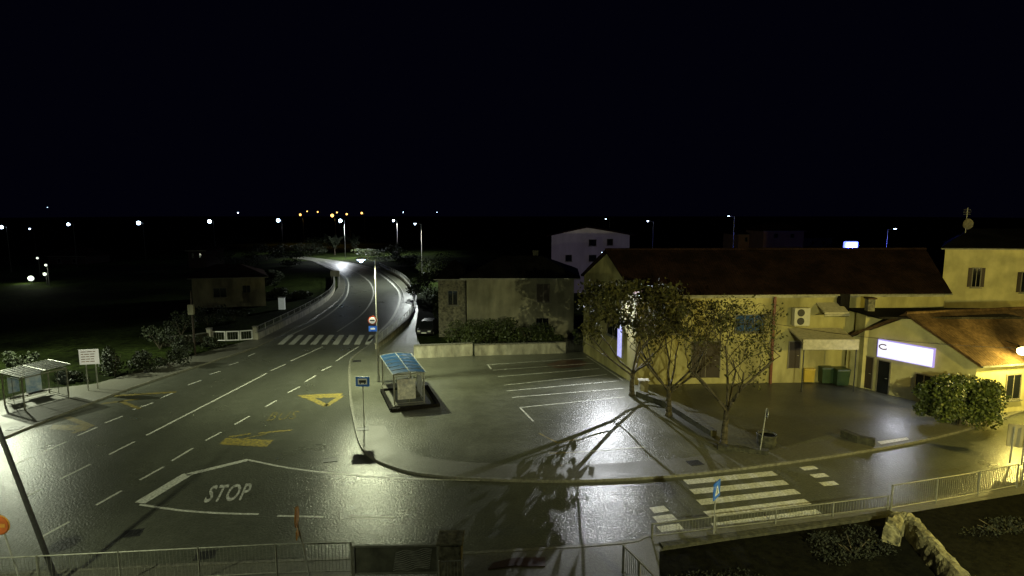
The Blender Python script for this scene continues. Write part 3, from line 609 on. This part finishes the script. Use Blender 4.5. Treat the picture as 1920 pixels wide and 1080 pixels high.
# garden wall of individual rough stones merged into one rounded body
gp=smoothline(GL([(1668,1020),(1680,998),(1704,1000),(1730,1030),(1768,1076),(1820,1135),(1850,1170)],0.12),7)
t=thing("garden_wall","curved rough stone garden wall with rounded top","wall",gp[0])
rg2=random.Random(5); m=MB()
n=len(gp); prof=[(-0.3,0.0),(-0.29,0.35),(-0.26,0.62),(-0.15,0.76),(0.02,0.8),(0.17,0.75),(0.27,0.6),(0.3,0.3),(0.31,0.0)]
vs=[]
for i,p in enumerate(gp):
    d=gp[min(i+1,n-1)]-gp[max(i-1,0)]; d.z=0; d.normalize(); nn=Vector((-d.y,d.x,0))
    for (u,z) in prof: vs.append(Vector((p.x,p.y,0.12+z+(rg2.uniform(-0.06,0.06) if z>0 else 0)))+nn*(u+rg2.uniform(-0.05,0.05))+d*rg2.uniform(-0.03,0.03))
k=len(prof)
m.add(vs,[(i*k+j,i*k+j+1,(i+1)*k+j+1,(i+1)*k+j) for i in range(n-1) for j in range(k-1)]+[tuple(range(k)),tuple(range((n-1)*k,n*k))]).obj("wall_body",M['gardenstone'],t)
t=thing("wall_lamp","unseen warm lamp added to light stone wall","wall lamp",G(2010,1110,0.12)+Vector((0,0,2.4)))
q=rootloc(t); MB().box(q,(0.2,0.2,0.25)).obj("bulb",E_sod,t); MB().cyl(q-Vector((0,0,2.4)),q-Vector((0,0,0.13)),0.04).obj("post",M['darkmetal'],t)
light("lamp_light",q+Vector((-0.3,0,0.1)),260,(1,0.85,0.2),t,'POINT',0.1)  # off-frame lamp added to turn the wall top yellow
wallthing(GL([(1240,1026),(1450,998),(1600,977),(1672,964)],0.12),0.12,0.3,M['darkstone'],"low dark edging wall below the railing",cap=False,z0=0.12)
t=thing("pavement_shadow","reddish dark patch modelling a cast shadow on the pavement","shadow_patch",G(925,1066,0.12))
MB().prism(GL([(915,1068),(925,1056),(965,1047),(1022,1046),(1022,1063),(965,1062)],0.12),0.125,0.15).obj("board",M['shadow_patch'],t)  # thin slab whose dark colour stands for a cast shadow
for l,h,lab in [([(1196,742),(1250,762),(1338,818)],0.35,"low stone kerb wall around the terrace"),([(1345,842),(1390,846),(1440,852)],0.25,"low stone kerb wall around the terrace"),([(1580,818),(1610,830),(1640,836)],0.4,"short dark stone step by the terrace")]:
    wallthing(GL(l,0.12),h,0.4,M['darkstone'],lab,cap=False,z0=0.12,name="low_wall")
MB().flat(GL([(1645,828),(1700,820),(1705,824),(1652,833)],0.129),0.129).obj("sign_reflection_strip",M['white'],kind=S)  # white paint stands in for the lit shop sign's reflection
# ------------------------------------------------------------------ trees
def leafquads(mb,c,rad,n,size,rng):
    for _ in range(n):
        while True:
            u=Vector((rng.uniform(-1,1),rng.uniform(-1,1),rng.uniform(-1,1)))
            if u.length<1: break
        p=c+Vector((u.x*rad[0],u.y*rad[1],u.z*rad[2]))
        s=size*rng.uniform(0.6,1.3); a=Vector((rng.gauss(0,1),rng.gauss(0,1),rng.gauss(0,0.7))).normalized(); b_=a.orthogonal().normalized()
        b_.rotate(Matrix.Rotation(rng.uniform(0,6.28),3,a))
        cc=a.cross(b_)
        mb.add([p-b_*s*0.5,p+cc*s*0.36,p+b_*s*0.6,p-cc*s*0.34],[(0,1,2,3)])
def tree(base,h,trunk_h,spread,seed,nl,label,lean=(0,0),ls=0.17,group="street trees by the terrace",depth=4,lm=None,r=0.2,name="street_tree",lat=0.6,zmax=99,lr=0.45,rmax=99):
    rng=random.Random(seed); t=thing(name,label,"tree",base,group)
    wd=MB(); tips=[]
    def grow(p,d,L,r,k):
        n_=4
        for i in range(n_):
            d=(d+Vector((rng.gauss(0,0.13),rng.gauss(0,0.13),rng.gauss(0.02,0.08)))).normalized()
            q=p+d*L/n_
            if q.z>zmax: d.z*=-0.2; d.normalize(); q=p+d*L/n_
            hv=Vector((q.x-base.x,q.y-base.y,0))
            if hv.length>rmax: d=(d-hv.normalized()*1.2).normalized(); q=p+d*L/n_
            r2=r*0.86; wd.cyl(p,q,r,r2,7 if r>0.05 else 4); 
            if k<=1: tips.append((q,k))
            p=q;r=r2
            if k>0 and i>=1 and rng.random()<0.9:
                a=rng.uniform(0,6.28); dd=(d*0.75+Vector((math.cos(a)*0.85,math.sin(a)*0.85,0.2))).normalized()
                grow(p,dd,L*rng.uniform(0.5,0.75),max(r*0.55,0.016),k-1)
    p=base.copy(); d=Vector((lean[0],lean[1],1)).normalized(); rr=r
    for i in range(6):
        q=p+(d+Vector((rng.gauss(0,0.08),rng.gauss(0,0.08),0))).normalized()*trunk_h/6; wd.cyl(p,q,rr*(1.3 if i==0 else 1),rr*0.93,9); p=q; rr*=0.93
    nb=5
    for j in range(nb):
        a=j*6.283/nb+rng.uniform(-0.4,0.4); dd=Vector((math.cos(a)*spread,math.sin(a)*spread,1)).normalized()
        grow(p-Vector((0,0,rng.uniform(0,0.6))),dd,(h-trunk_h)*rng.uniform(lat,lat+0.2),rr*0.6,depth-2)
    grow(p,Vector((0,0,1)),(h-trunk_h)*0.6,rr*0.65,depth-2)
    wd.obj("trunk",M['bark'],t,smooth=True)
    lv=MB(); 
    for _ in range(nl//7):
        c,k=rng.choice(tips); leafquads(lv,c-Vector((0,0,0.1)),(lr,lr,lr*0.9),7,ls,rng)
    lv.obj("crown",lm or M['leaf'],t)
    return t
b=G(1185,742,0.12); zt=P(1185,530,b.y).z; tree(b,zt,1.9,1.35,3,4600,"slender street tree with sparse autumn leaves",ls=0.25,lat=0.72,zmax=zt,depth=5,rmax=3.8,lr=0.55)
b=G(1254,780,0.12); zt=P(1254,560,b.y).z; tree(b,zt,2.0,0.95,11,1500,"forked street tree with thin bare twigs",ls=0.17,lat=0.62,zmax=zt,depth=5,rmax=2.7,lr=0.45)
b=G(1356,836,0.12); zt=P(1356,570,b.y).z; tree(b,zt,2.3,1.1,21,1900,"crooked street tree with brown thinning leaves",lean=(0.05,0),ls=0.155,lat=0.66,zmax=zt,depth=5,rmax=3.1,lr=0.45)
def shrub(c,rad,n,size,seed,label,m=None,name="shrub",blobs=9,group=None,kk=(0.35,0.55),off=0.75):
    rng=random.Random(seed); mb=MB()
    t=thing(name,label,"shrub",Vector((c.x,c.y,0.0)),group)
    for i in range(blobs):
        o=Vector((rng.uniform(-off,off)*rad[0],rng.uniform(-off,off)*rad[1],rng.uniform(-.6,.55)*rad[2]))
        k=rng.uniform(*kk); leafquads(mb,Vector((c.x,c.y,rad[2]))+o,(rad[0]*k,rad[1]*k,rad[2]*k),n//blobs,size,rng)
    mb.obj("foliage",m or M['bushleaf'],t)
    st=MB()
    for i in range(6):
        a=rng.uniform(0,6.28); st.cyl((c.x,c.y,0),(c.x+math.cos(a)*rad[0]*.5,c.y+math.sin(a)*rad[1]*.5,rad[2]*1.2),0.035,0.015,5)
    st.obj("stem",M['bark'],t)
    return t
shrub(G(1797,802),(2.75,1.4,1.75),15000,0.18,5,"dense leafy shrub by the shop wall",M['shopbush'],blobs=26,kk=(0.3,0.55),off=0.64)
for i,(x,Y,rx,rz_) in enumerate([(865,57,1.6,1.5),(905,56.5,1.9,1.75),(950,56.5,1.8,1.5),(995,56.5,1.7,1.3),(1035,56.5,1.4,1.1),(1090,57,1.0,0.9)]):
    q=P(x,600,Y); shrub(q,(rx,1.4,rz_),2200,0.2,40+i,"leafy garden shrub behind the low wall",group="shrubs behind the boundary wall")
for i,(x,y,rx,rz_) in enumerate([(215,706,1.2,1.5),(265,700,1.4,1.0),(320,690,1.5,0.9),(345,668,1.3,1.1),(40,700,1.2,1.0),(130,715,1.5,0.5),(400,655,1.2,0.6),(300,655,1.8,1.2),(340,630,2.2,1.4),(390,610,2.2,1.2),(440,600,1.8,0.8)]):
    shrub(G(x,y),(rx,1.0,rz_),900,0.2,60+i,"dark roadside shrub on the verge",M['darkleaf'],group="roadside shrubs")
for i,(x,y,rx,rz_) in enumerate([(800,560,3,2.2),(820,520,4,2.6),(770,500,4,2.2),(735,490,4,2),(690,484,5,1.6),(840,600,2,1.8),(560,560,2,0.7),(540,500,5,2.2),(500,490,5,2.6),(450,500,5,2),(610,470,6,2.5),(580,478,6,2.0),(520,560,1.6,1.0),(510,535,2.2,1.6)]):
    shrub(G(x,y),(rx,rx*0.7,rz_),1500,0.32,80+i,"dark overgrown bush beside the bend",M['bushleaf'] if x>600 else M['darkleaf'],group="bushes around the bend")
for i,(x,y,h) in enumerate([(740,487,5),(628,478,7),(665,474,6),(980,470,7),(1010,460,7)]):
    b=G(x,y); tree(b,h,h*0.3,0.7,100+i,1500,"distant tree with thin dark crown",ls=0.4,group="distant trees",depth=3,lm=M['darkleaf'],name="tree")
ivy=mat("ivy_leaf",(0.014,0.018,0.006),(0.005,0.007,0.003),scale=3,rough=0.8)
for i,(x,y,rx,rz_) in enumerate([(1330,1100,2.2,0.2),(1600,1040,1.5,0.45),(1880,1000,2.4,0.35)]):
    shrub(G(x,y),(rx,0.9,rz_),1400,0.09,150+i,"low dark ground cover plant in the garden",ivy,group="garden plants")
# ------------------------------------------------------------------ bus shelters
def shelter(cs,h,roofm,label,arch=0.13,baseh=0.12,mm=None):
    nl,nr,fr2,fl=[Vector((c.x,c.y,0)) for c in cs]; cen=(nl+nr+fr2+fl)/4; mm=mm or M['metal']
    t=thing("bus_shelter",label,"bus shelter",Vector((cen.x,cen.y,baseh)))
    up=Vector((0,0,1))
    ins=lambda p:p.lerp(cen,0.06)
    P4=[ins(p) for p in(nl,nr,fr2,fl)]
    for p in P4: MB().cyl(p+up*baseh,p+up*(h-0.05),0.05,0.05,8).obj("post",mm,t)
    m=MB()
    for a,b in zip(P4,P4[1:]+P4[:1]): m.beam(a+up*(h-0.12),b+up*(h-0.12),0.07,0.09)
    m.obj("roof_frame",mm,t)
    r=MB(); ribs=MB(); nseg=6; nl_,nr_,fr_2,fl_=[p+(p-cen).normalized()*0.15 for p in(nl,nr,fr2,fl)]
    N=6
    def pt(u,v):
        a=nl_.lerp(nr_,u); b=fl_.lerp(fr_2,u); q=a.lerp(b,v); q.z=h+ (math.sin(u*math.pi)*arch if arch else 0.06+0.12*u); return q
    for s in range(N):
        for k in range(nseg):
            r.poly([pt(k/nseg,s/N),pt((k+1)/nseg,s/N),pt((k+1)/nseg,(s+1)/N),pt(k/nseg,(s+1)/N)])
    for s in range(N+1):
        for k in range(nseg): ribs.cyl(pt(k/nseg,s/N)+up*0.02,pt((k+1)/nseg,s/N)+up*0.02,0.018,0.018,5)
    for u in(0,0.5,1):
        for s in range(N): ribs.cyl(pt(u,s/N)+up*0.02,pt(u,(s+1)/N)+up*0.02,0.024,0.024,5)
    r.obj("roof",roofm,t); ribs.obj("roof_ribs",mm,t)
    return t,P4
def panel(t,a,b,z0,z1,m,name,th=0.03):
    return MB().beam(a+Vector((0,0,z0)),b+Vector((0,0,z0)),th,z1-z0).obj(name,m,t)
def panelframe(t,a,b,z0,z1,mm=None):
    m=MB(); u=Vector((0,0,1))
    for z in(z0,z1): m.cyl(a+u*z,b+u*z,0.025,0.025,6)
    mid_=a.lerp(b,0.5); m.cyl(mid_+u*z0,mid_+u*z1,0.022,0.022,6); m.obj("panel_frame",mm or M['metal'],t)
cs=[G(737,702,2.35),G(797,698,2.35),G(770,664,2.35),G(714,668,2.35)]
t,q=shelter(cs,2.35,M['blueroof'],"bus shelter with blue panelled roof on concrete base")
cq=(q[0]+q[2])/2; bx=[p+(p-cq)*0.12 for p in q]
MB().prism(bx,0.12,0.2).obj("base",M['pave'],t)
for i_,j_,nm in((1,2,"back_panel"),(0,1,"side_panel"),(3,2,"side_panel")):
    a_,b_=q[i_].lerp(q[j_],0.03),q[i_].lerp(q[j_],0.97); panel(t,a_,b_,0.3,2.1,M['clear'],nm,0.02); panelframe(t,a_,b_,0.27,2.13)
o=Vector((0,-0.06,0))
panel(t,q[0].lerp(q[1],0.12)+o,q[0].lerp(q[1],0.72)+o,0.55,1.95,M['posterpale'],"poster")
c=[q[1].lerp(q[2],0.05),q[1].lerp(q[2],0.95)]; inw=(q[0]-q[1]).normalized()
panel(t,c[0]+inw*0.06,c[0].lerp(c[1],0.4)+inw*0.06,0.5,1.9,M['posterpale'],"poster")
panel(t,c[0]+inw*.4,c[1]+inw*.4,0.55,0.62,M['wood'],"bench",0.38)
ep=[G(735,772,0.12),G(822,762,0.12),G(800,728,0.12),G(716,735,0.12),G(735,772,0.12)]
wallthing(ep,0.22,0.25,M['darktile'],"low dark edging strip around the shelter",cap=False,z0=0.12,name="edging")
cs=[G(45,770,0.12),G(133,746,0.12),G(98,737,0.12),G(5,759,0.12)]
cs=[cs[0],cs[1],cs[2]+(cs[2]-cs[1])*0.1,cs[3]]
t,q=shelter(cs,2.35,M['roofsheet'],"glass bus shelter with thin flat roof",arch=0,mm=M['railmetal'])
for i_,j_,nm in((3,2,"back_panel"),(0,3,"side_panel"),(1,2,"side_panel")):
    a_,b_=q[i_].lerp(q[j_],0.06),q[i_].lerp(q[j_],0.94); panel(t,a_,b_,0.3,2.1,M['clear'],nm,0.02); panelframe(t,a_,b_,0.27,2.13,M['railmetal'])
panel(t,q[3].lerp(q[2],0.5)+Vector((0,-0.06,0)),q[3].lerp(q[2],0.85)+Vector((0,-0.06,0)),0.5,2.0,M['poster'],"poster")
panel(t,q[3].lerp(q[2],0.12)+Vector((0,-0.06,0)),q[3].lerp(q[2],0.36)+Vector((0,-0.06,0)),0.8,1.9,M['poster'],"poster")
dd=(q[0]-q[3]).normalized()*0.4; panel(t,q[3].lerp(q[2],.05)+dd,q[3].lerp(q[2],.95)+dd,0.5,0.56,M['wood'],"bench",0.38)
# ------------------------------------------------------------------ signs
def signpost(base,top,label,cat="sign",r=0.03,name="road_sign",lean=None):
    t=thing(name,label,cat,base); tp_=Vector((base.x,base.y,top)) if lean is None else lean
    MB().cyl(base,tp_,r,r,8).obj("post",M['metal'],t); return t,tp_
b=G(683,800,0.12); z=P(683,706,b.y).z; t,tp_=signpost(b,z,"blue bus stop sign on a slim post")
hh=0.6; Mx=Matrix.Translation((b.x,b.y-0.05,z-hh/2))
MB(Mx).box((0,0,0),(0.82,0.03,hh)).obj("sign_plate",M['signblue'],t)
MB(Mx).box((0,-0.02,0.01),(0.56,0.01,0.36)).obj("sign_field",M['signwhite'],t)
MB(Mx).box((0,-0.03,0.03),(0.42,0.01,0.14)).box((0,-0.03,-0.06),(0.42,0.01,0.03)).disc((-0.13,-0.03,-0.1),0.04,10,'Y',0.01).disc((0.13,-0.03,-0.1),0.04,10,'Y',0.01).obj("bus_symbol",M['black'],t)
lb=Vector(cl.location); z1=P(700,600,lb.y).z; z2=P(700,612,lb.y).z; xx=P(699,600,lb.y).x
t=thing("road_sign","round red-rimmed prohibition sign above a blue plate","sign",(lb.x,lb.y,z2-0.3))
MB().box(((xx+lb.x)/2,lb.y-0.1,z1),(abs(lb.x-xx)+0.2,0.04,0.05)).obj("bracket",M['metal'],t)
MB().box(((xx+lb.x)/2,lb.y-0.1,z2-0.1),(abs(lb.x-xx)+0.2,0.04,0.05)).obj("bracket",M['metal'],t)
es=mat("sign_glow_white",(0.8,0.8,0.75),(0.75,0.75,0.7),emit=(0.8,0.8,0.75),es=0.3)  # emission stands in for lamp light thrown back by the sign
MB().disc((xx,lb.y-0.15,z1),0.33,24,'Y',0.03).obj("sign_disc",M['signred'],t)
MB().disc((xx,lb.y-0.172,z1),0.25,24,'Y',0.02).obj("sign_face",es,t)
MB().box((xx,lb.y-0.185,z1),(0.36,0.012,0.1)).obj("symbol",M['black'],t)
MB().box((xx+0.02,lb.y-0.15,z2-0.15),(0.62,0.03,0.42)).obj("sign_plate",mat("sign_glow_blue",(0.03,0.15,0.6),(0.03,0.12,0.5),emit=(0.05,0.2,0.8),es=0.25),t)  # blue plate also glows in place of reflected lamp light
MB().box((xx+0.02,lb.y-0.172,z2-0.15),(0.34,0.012,0.12)).obj("symbol",es,t)
b1=G(166,734,0.05); b2=G(184,731,0.05); t=thing("notice_board","white notice board with printed lines on two posts","notice board",b1)
MB().cyl(b1,Vector((b1.x,b1.y,P(166,658,b1.y).z)),0.04).obj("post",M['metal'],t); MB().cyl(b2,Vector((b2.x,b2.y,P(184,655,b2.y).z)),0.04).obj("post",M['metal'],t)
c=P(167,669,b1.y-0.1); Mx=Matrix.Translation(c)@Matrix.Rotation(0.25,4,'Z')
MB(Mx).box((0,0,0),(1.25,0.04,1.1)).obj("board",mat("board_glow_white",(0.8,0.8,0.74),(0.72,0.72,0.66),emit=(0.8,0.8,0.65),es=0.35),t)  # board glows in place of light reflected by its sheeting
rng=random.Random(2)
for k in range(5):
    x=-0.5
    for j in range(3):
        l_=rng.uniform(0.15,0.34); MB(Mx).box((x+l_/2,-0.025,0.38-k*0.18),(l_,0.01,0.05)).obj("lettering",M['signyellow'],t); x+=l_+0.05
b=G(583,1090,0.12); tpp=P(551,950,b.y); t,_=signpost(b,0,"round traffic sign seen edge-on, leaning post",lean=tpp)
c=tpp+Vector((0.03,0,-0.38)); Mx=Matrix.Translation(c)@Matrix.Rotation(math.radians(100),4,'Z')
MB(Mx).disc((0,-0.05,0),0.36,26,'Y',0.03).obj("sign_disc",M['signyellow'],t); MB(Mx).disc((0,-0.075,0),0.29,26,'Y',0.01).obj("sign_face",M['signyellow'],t); MB(Mx).box((0,-0.05,-0.6),(0.45,0.03,0.3)).obj("supplementary_plate",M['signyellow'],t)
b=G(40,1095,0.12); tpp=P(-3,968,b.y); t,_=signpost(b,0,"round no-entry sign on a leaning post",lean=tpp)
c=tpp+Vector((0.03,-0.06,-0.3)); MB(Matrix.Translation(c)).disc((0,0,0),0.33,28,'Y',0.03).obj("sign_disc",M['signorange'],t); MB(Matrix.Translation(c)).disc((0,0.03,0),0.36,28,'Y',0.02).obj("sign_rim",M['signyellow'],t); MB(Matrix.Translation(c)).box((0,-0.022,0),(0.48,0.012,0.13)).obj("sign_bar",M['signyellow'],t)
b=G(108,1095,0.12); t=thing("utility_pole","dark leaning pole rising beside the railing","pole",b)
MB().cyl(b,P(-20,760,b.y-0.5),0.09,0.07,10).obj("shaft",M['darkmetal'],t); MB().cyl(b,b+Vector((0,0,0.3)),0.16,0.14,10).obj("base_collar",M['darkmetal'],t)
b=G(1338,1000,0.12); z=P(1338,902,b.y).z; t,_=signpost(b,z,"blue pedestrian crossing sign turned sideways beside railing")
Mx=Matrix.Translation((b.x,b.y,z-0.36))@Matrix.Rotation(math.radians(50),4,'Z')
MB(Mx).box((0,-0.045,0),(0.66,0.03,0.7)).obj("sign_plate",M['signblue'],t)
MB(Mx).add([(-0.22,-0.065,-0.2),(0.22,-0.065,-0.2),(0,-0.065,0.22)],[(0,1,2)]).obj("sign_triangle",M['signwhite'],t)
MB(Mx).disc((0,-0.07,0.06),0.03,10,'Y',0.006).box((0,-0.07,-0.02),(0.03,0.006,0.1)).box((-0.03,-0.07,-0.11),(0.03,0.006,0.1)).box((0.035,-0.07,-0.11),(0.03,0.006,0.1)).obj("pedestrian_symbol",M['black'],t)
b=G(1424,852,0.12); z=P(1434,765,b.y).z; t,_=signpost(b,0,"small road sign seen from its side on grey post",lean=Vector((b.x+0.25,b.y,z)))
MB(Matrix.Translation((b.x+0.24,b.y,z-0.3))@Matrix.Rotation(math.radians(75),4,'Z')).disc((0,-0.05,0),0.3,22,'Y',0.03).obj("sign_disc",M['railmetal'],t)
b=G(1893,868,0.12); b2=G(1915,872,0.12); t=thing("billboard","weathered board on two angled posts","billboard",b)
MB().cyl(b,P(1903,800,b.y),0.04).obj("post",M['metal'],t); MB().cyl(b2,P(1925,800,b2.y),0.04).obj("post",M['metal'],t)
MB(Matrix.Translation(P(1918,818,b.y-0.1))@Matrix.Rotation(-0.35,4,'Z')).box((0.1,0,0),(1.5,0.05,1.2)).obj("board",M['cottage'],t)
b=G(622,532,0.1); t=thing("road_sign","grey rectangular road board on two posts","sign",b)
MB().cyl(b,b+Vector((0,0,2.2)),0.04).obj("post",M['metal'],t); MB().cyl(b+Vector((1.4,0,0)),b+Vector((1.4,0,2.2)),0.04).obj("post",M['metal'],t)
MB().box(b+Vector((0.7,-0.06,1.9)),(1.7,0.05,1.1)).obj("board",M['greyplaster'],t)
b=G(529,580); t=thing("information_box","small lit white cabinet near the roadside lawn","cabinet",b)
MB().box(b+Vector((0,0,0.8)),(0.8,0.4,1.6)).obj("cabinet_body",mat("lit_cabinet",(0.5,0.5,0.45),(0.4,0.4,0.36),emit=(0.8,0.9,0.8),es=0.15),t); MB().box(b+Vector((0,0,1.65)),(0.95,0.5,0.08)).obj("cabinet_top",M['metal'],t)
b=G(366,668); t=thing("utility_pole","dark wooden pole beside the verge","pole",b)
MB().cyl(b,Vector((b.x,b.y,P(362,545,b.y).z)),0.1,0.08,8).obj("shaft",M['wood'],t); MB().box(Vector((b.x,b.y-0.15,P(362,580,b.y).z)),(0.5,0.25,0.9)).obj("junction_box",M['greyplaster'],t)
# ------------------------------------------------------------------ planter, bins
b=G(1437,835,0.12); t=thing("planter","round mossy planter with dark soil","planter",b)
m=MB(); prof=[(0.42,0),(0.5,0.1),(0.54,0.35),(0.5,0.55),(0.56,0.6),(0.56,0.68),(0.46,0.68),(0.44,0.58)]; n=20
vs=[b+Vector((r*math.cos(2*math.pi*i/n),r*math.sin(2*math.pi*i/n),z)) for r,z in prof for i in range(n)]
m.add(vs,[(k*n+i,k*n+(i+1)%n,(k+1)*n+(i+1)%n,(k+1)*n+i) for k in range(len(prof)-1) for i in range(n)]).obj("pot",M['darkstone'],t,smooth=True)
MB().disc(b+Vector((0,0,0.56)),0.45,20,'Z',0.03).obj("soil",M['soil'],t)
def bin_(px,py,m,label,s=1.0):
    b=G(px,py,0.12); t=thing("waste_bin",label,"waste bin",b,"wheeled bins by the wall")
    MB().box(b+Vector((0,0,0.55*s)),(0.72*s,0.75*s,0.95*s),taper=1.12).obj("bin_body",m,t,bevel=0.03)
    MB().box(b+Vector((0,0,1.07*s)),(0.86*s,0.9*s,0.07*s),taper=0.92).obj("lid",m,t,bevel=0.02)
    for sx in(-1,1): MB().cyl(b+Vector((sx*0.36*s,0.25*s,0.1*s)),b+Vector((sx*0.42*s,0.25*s,0.1*s)),0.1*s,0.1*s,14).obj("wheel",M['black'],t)
    MB().cyl(b+Vector((-0.3*s,0.46*s,1.0*s)),b+Vector((0.3*s,0.46*s,1.0*s)),0.02).obj("handle",M['black'],t)
bin_(1512,716,M['binyellow'],"yellow wheeled bin against the wall",1.05); bin_(1484,712,M['bingreen'],"dark green wheeled bin against the wall")
bin_(1546,718,M['bingreen'],"dark green wheeled bin against the wall",1.2); bin_(1574,722,M['bingreen'],"dark green wheeled bin against the wall",1.2)
b=G(1206,735,0.12); t=thing("litter_bin","pale square litter bin with a lid","litter bin",b)
MB().box(b+Vector((0,0,0.45)),(0.55,0.55,0.8),taper=1.1).obj("bin_body",M['wallconc'],t,bevel=0.02); MB().box(b+Vector((0,0,0.9)),(0.75,0.7,0.08)).obj("lid",M['wallconc'],t)
q=W(1153,550,A_,B_); n0=Vector(((B_-A_).y,-(B_-A_).x,0)).normalized(); 
if n0.x>0: n0=-n0
t=thing("wall_lamp","bright bluish white floodlight on the gable wall","wall lamp",q)
MB().cyl(q,q+n0*0.5+Vector((0,0,0.15)),0.03).obj("bracket",M['metal'],t)
hp=q+n0*0.6+Vector((0,0,0.1)); MB(Matrix.Translation(hp)@Matrix.Rotation(0.4,4,'Z')).box((0,0,0.05),(0.5,0.35,0.12)).obj("lamp_head",M['metal'],t)
MB(Matrix.Translation(hp)@Matrix.Rotation(0.4,4,'Z')).box((0,-0.05,-0.06),(0.42,0.28,0.1)).obj("lamp_lens",E_near,t)
light("lamp_light",hp+n0*0.1+Vector((0.0,-0.3,-0.2)),5200,(0.93,0.96,1.0),t,'SPOT',0.02,110,Vector((-0.12,-0.9,-0.42)),blend=0.8)
# street lamp half hidden behind the crown of the first tree
bb=Vector((P(1196,700,43.6).x,43.6,0.12)); lamp(bb,P(1190,532,43.6).z,(-0.35,-1),0.2,700,(0.93,0.97,1.0),E_near,label="street lamp half hidden in a tree crown",head=(0.6,0.26,0.1),aim=(-0.1,-0.9,-0.7),size=0.08)
c=W(1166,640,A_,B_); t=thing("display_case","tall glowing bluish display case on the gable","display case",c)
Mx=frame_M(c,B_-A_); MB(Mx).box((0,-0.1,0),(0.9,0.18,2.6)).obj("case",M['metal'],t); MB(Mx).box((0,-0.2,0),(0.76,0.02,2.45)).obj("display_face",mat("display_glow",(0.5,0.55,0.9),(0.05,0.06,0.2),scale=4,emit=(0.5,0.5,1.0),es=0.95),t)
# ------------------------------------------------------------------ parked car
b=G(795,632); t=thing("parked_car","dark hatchback parked nose-out behind the parapet","car",b)
Mx=Matrix.Translation(b)@Matrix.Rotation(math.radians(-4),4,'Z')
m=MB(Mx)
sec=[(0.0,0.35,0.62,0.72),(0.25,0.28,0.8,0.84),(1.1,0.25,0.88,0.86),(2.9,0.25,0.92,0.86),(3.8,0.28,0.95,0.84),(4.1,0.38,0.9,0.76)]
vs=[]
for y,z0_,z1_,hw in sec:
    vs+=[(-hw,y,z0_),(-hw,y,z1_-0.12),(-hw*0.9,y,z1_),(hw*0.9,y,z1_),(hw,y,z1_-0.12),(hw,y,z0_)]
fs=[(k*6+i,k*6+(i+1)%6,(k+1)*6+(i+1)%6,(k+1)*6+i) for k in range(5) for i in range(6)]+[(5,4,3,2,1,0),tuple(range(30,36))]
m.add(vs,fs)
m.add([(-0.66,1.5,1.42),(0.66,1.5,1.42),(0.64,3.5,1.4),(-0.64,3.5,1.4),(-0.64,1.55,1.46),(0.64,1.55,1.46),(0.6,3.4,1.45),(-0.6,3.4,1.45)],[(3,2,1,0),(4,5,6,7),(0,1,5,4),(1,2,6,5),(2,3,7,6),(3,0,4,7)])
for sx in(-1,1):
    for y0_,y1_ in((1.05,1.5),(3.8,3.5)): m.cyl((sx*0.76,y0_,0.88),(sx*0.65,y1_,1.43),0.03,0.03,5)
m.obj("body",M['carpaint'],t,bevel=0.03)
MB(Mx).add([(-0.74,1.06,0.89),(0.74,1.06,0.89),(0.64,1.5,1.41),(-0.64,1.5,1.41)],[(0,1,2,3)]).obj("windscreen",M['glass'],t)
MB(Mx).add([(-0.75,1.1,0.9),(-0.65,1.52,1.41),(-0.63,3.48,1.4),(-0.74,3.78,0.93)],[(0,1,2,3)]).obj("side_window",M['glass'],t)
MB(Mx).add([(0.75,1.1,0.9),(0.65,1.52,1.41),(0.63,3.48,1.4),(0.74,3.78,0.93)],[(3,2,1,0)]).obj("side_window",M['glass'],t)
MB(Mx).add([(-0.72,3.8,0.93),(0.72,3.8,0.93),(0.62,3.5,1.39),(-0.62,3.5,1.39)],[(3,2,1,0)]).obj("rear_window",M['glass'],t)
for sx in(-1,1):
    MB(Mx).box((sx*0.55,0.05,0.62),(0.3,0.12,0.14)).obj("headlight",M['signwhite'],t)
    for y in(0.8,3.3):
        w0=MB(Mx).cyl((sx*0.7,y,0.31),(sx*0.88,y,0.31),0.31,0.31,18).obj("wheel",M['black'],t); MB(Mx).cyl((sx*0.86,y,0.31),(sx*0.895,y,0.31),0.19,0.17,12).obj("rim",M['metal'],w0)
MB(Mx).box((0,-0.03,0.45),(0.52,0.03,0.12)).obj("number_plate",M['signwhite'],t)
yg=emat("yard_glow",(0.8,0.9,0.75),1.5)
for (x,y,Y,r_) in [(58,522,110,0.5),(84,514,105,0.28),(86,497,105,0.2),(70,484,120,0.22)]:
    q=P(x,y,Y); t=thing("yard_lamp","bright white yard lamp near a distant building","yard lamp",(q.x,Y,0),"distant yard lamps")
    MB().cyl((q.x,Y+0.3,0),(q.x,Y+0.3,q.z),0.08).obj("post",M['darkmetal'],t); MB().ball((q.x,Y,q.z),r_).obj("lamp_lens",yg,t)
    if x in(58,84): light("lamp_light",(q.x,Y-1.5,q.z+0.5),250,(0.9,1,0.7),t,'POINT')
t=thing("overhead_cable","thin black cable sagging across the shop front","cable",W(1452,610,B_,C_))
a=W(1452,606,B_,C_)+Vector((0,-0.3,0)); b=P(2000,655,33); m=MB(); pr=None
for i in range(25):
    s=i/24; q=a.lerp(b,s)-Vector((0,0,1.6*s*(1-s)))
    if pr: m.cyl(pr,q,0.02,0.02,4)
    pr=q
m.obj("wire",M['black'],t)
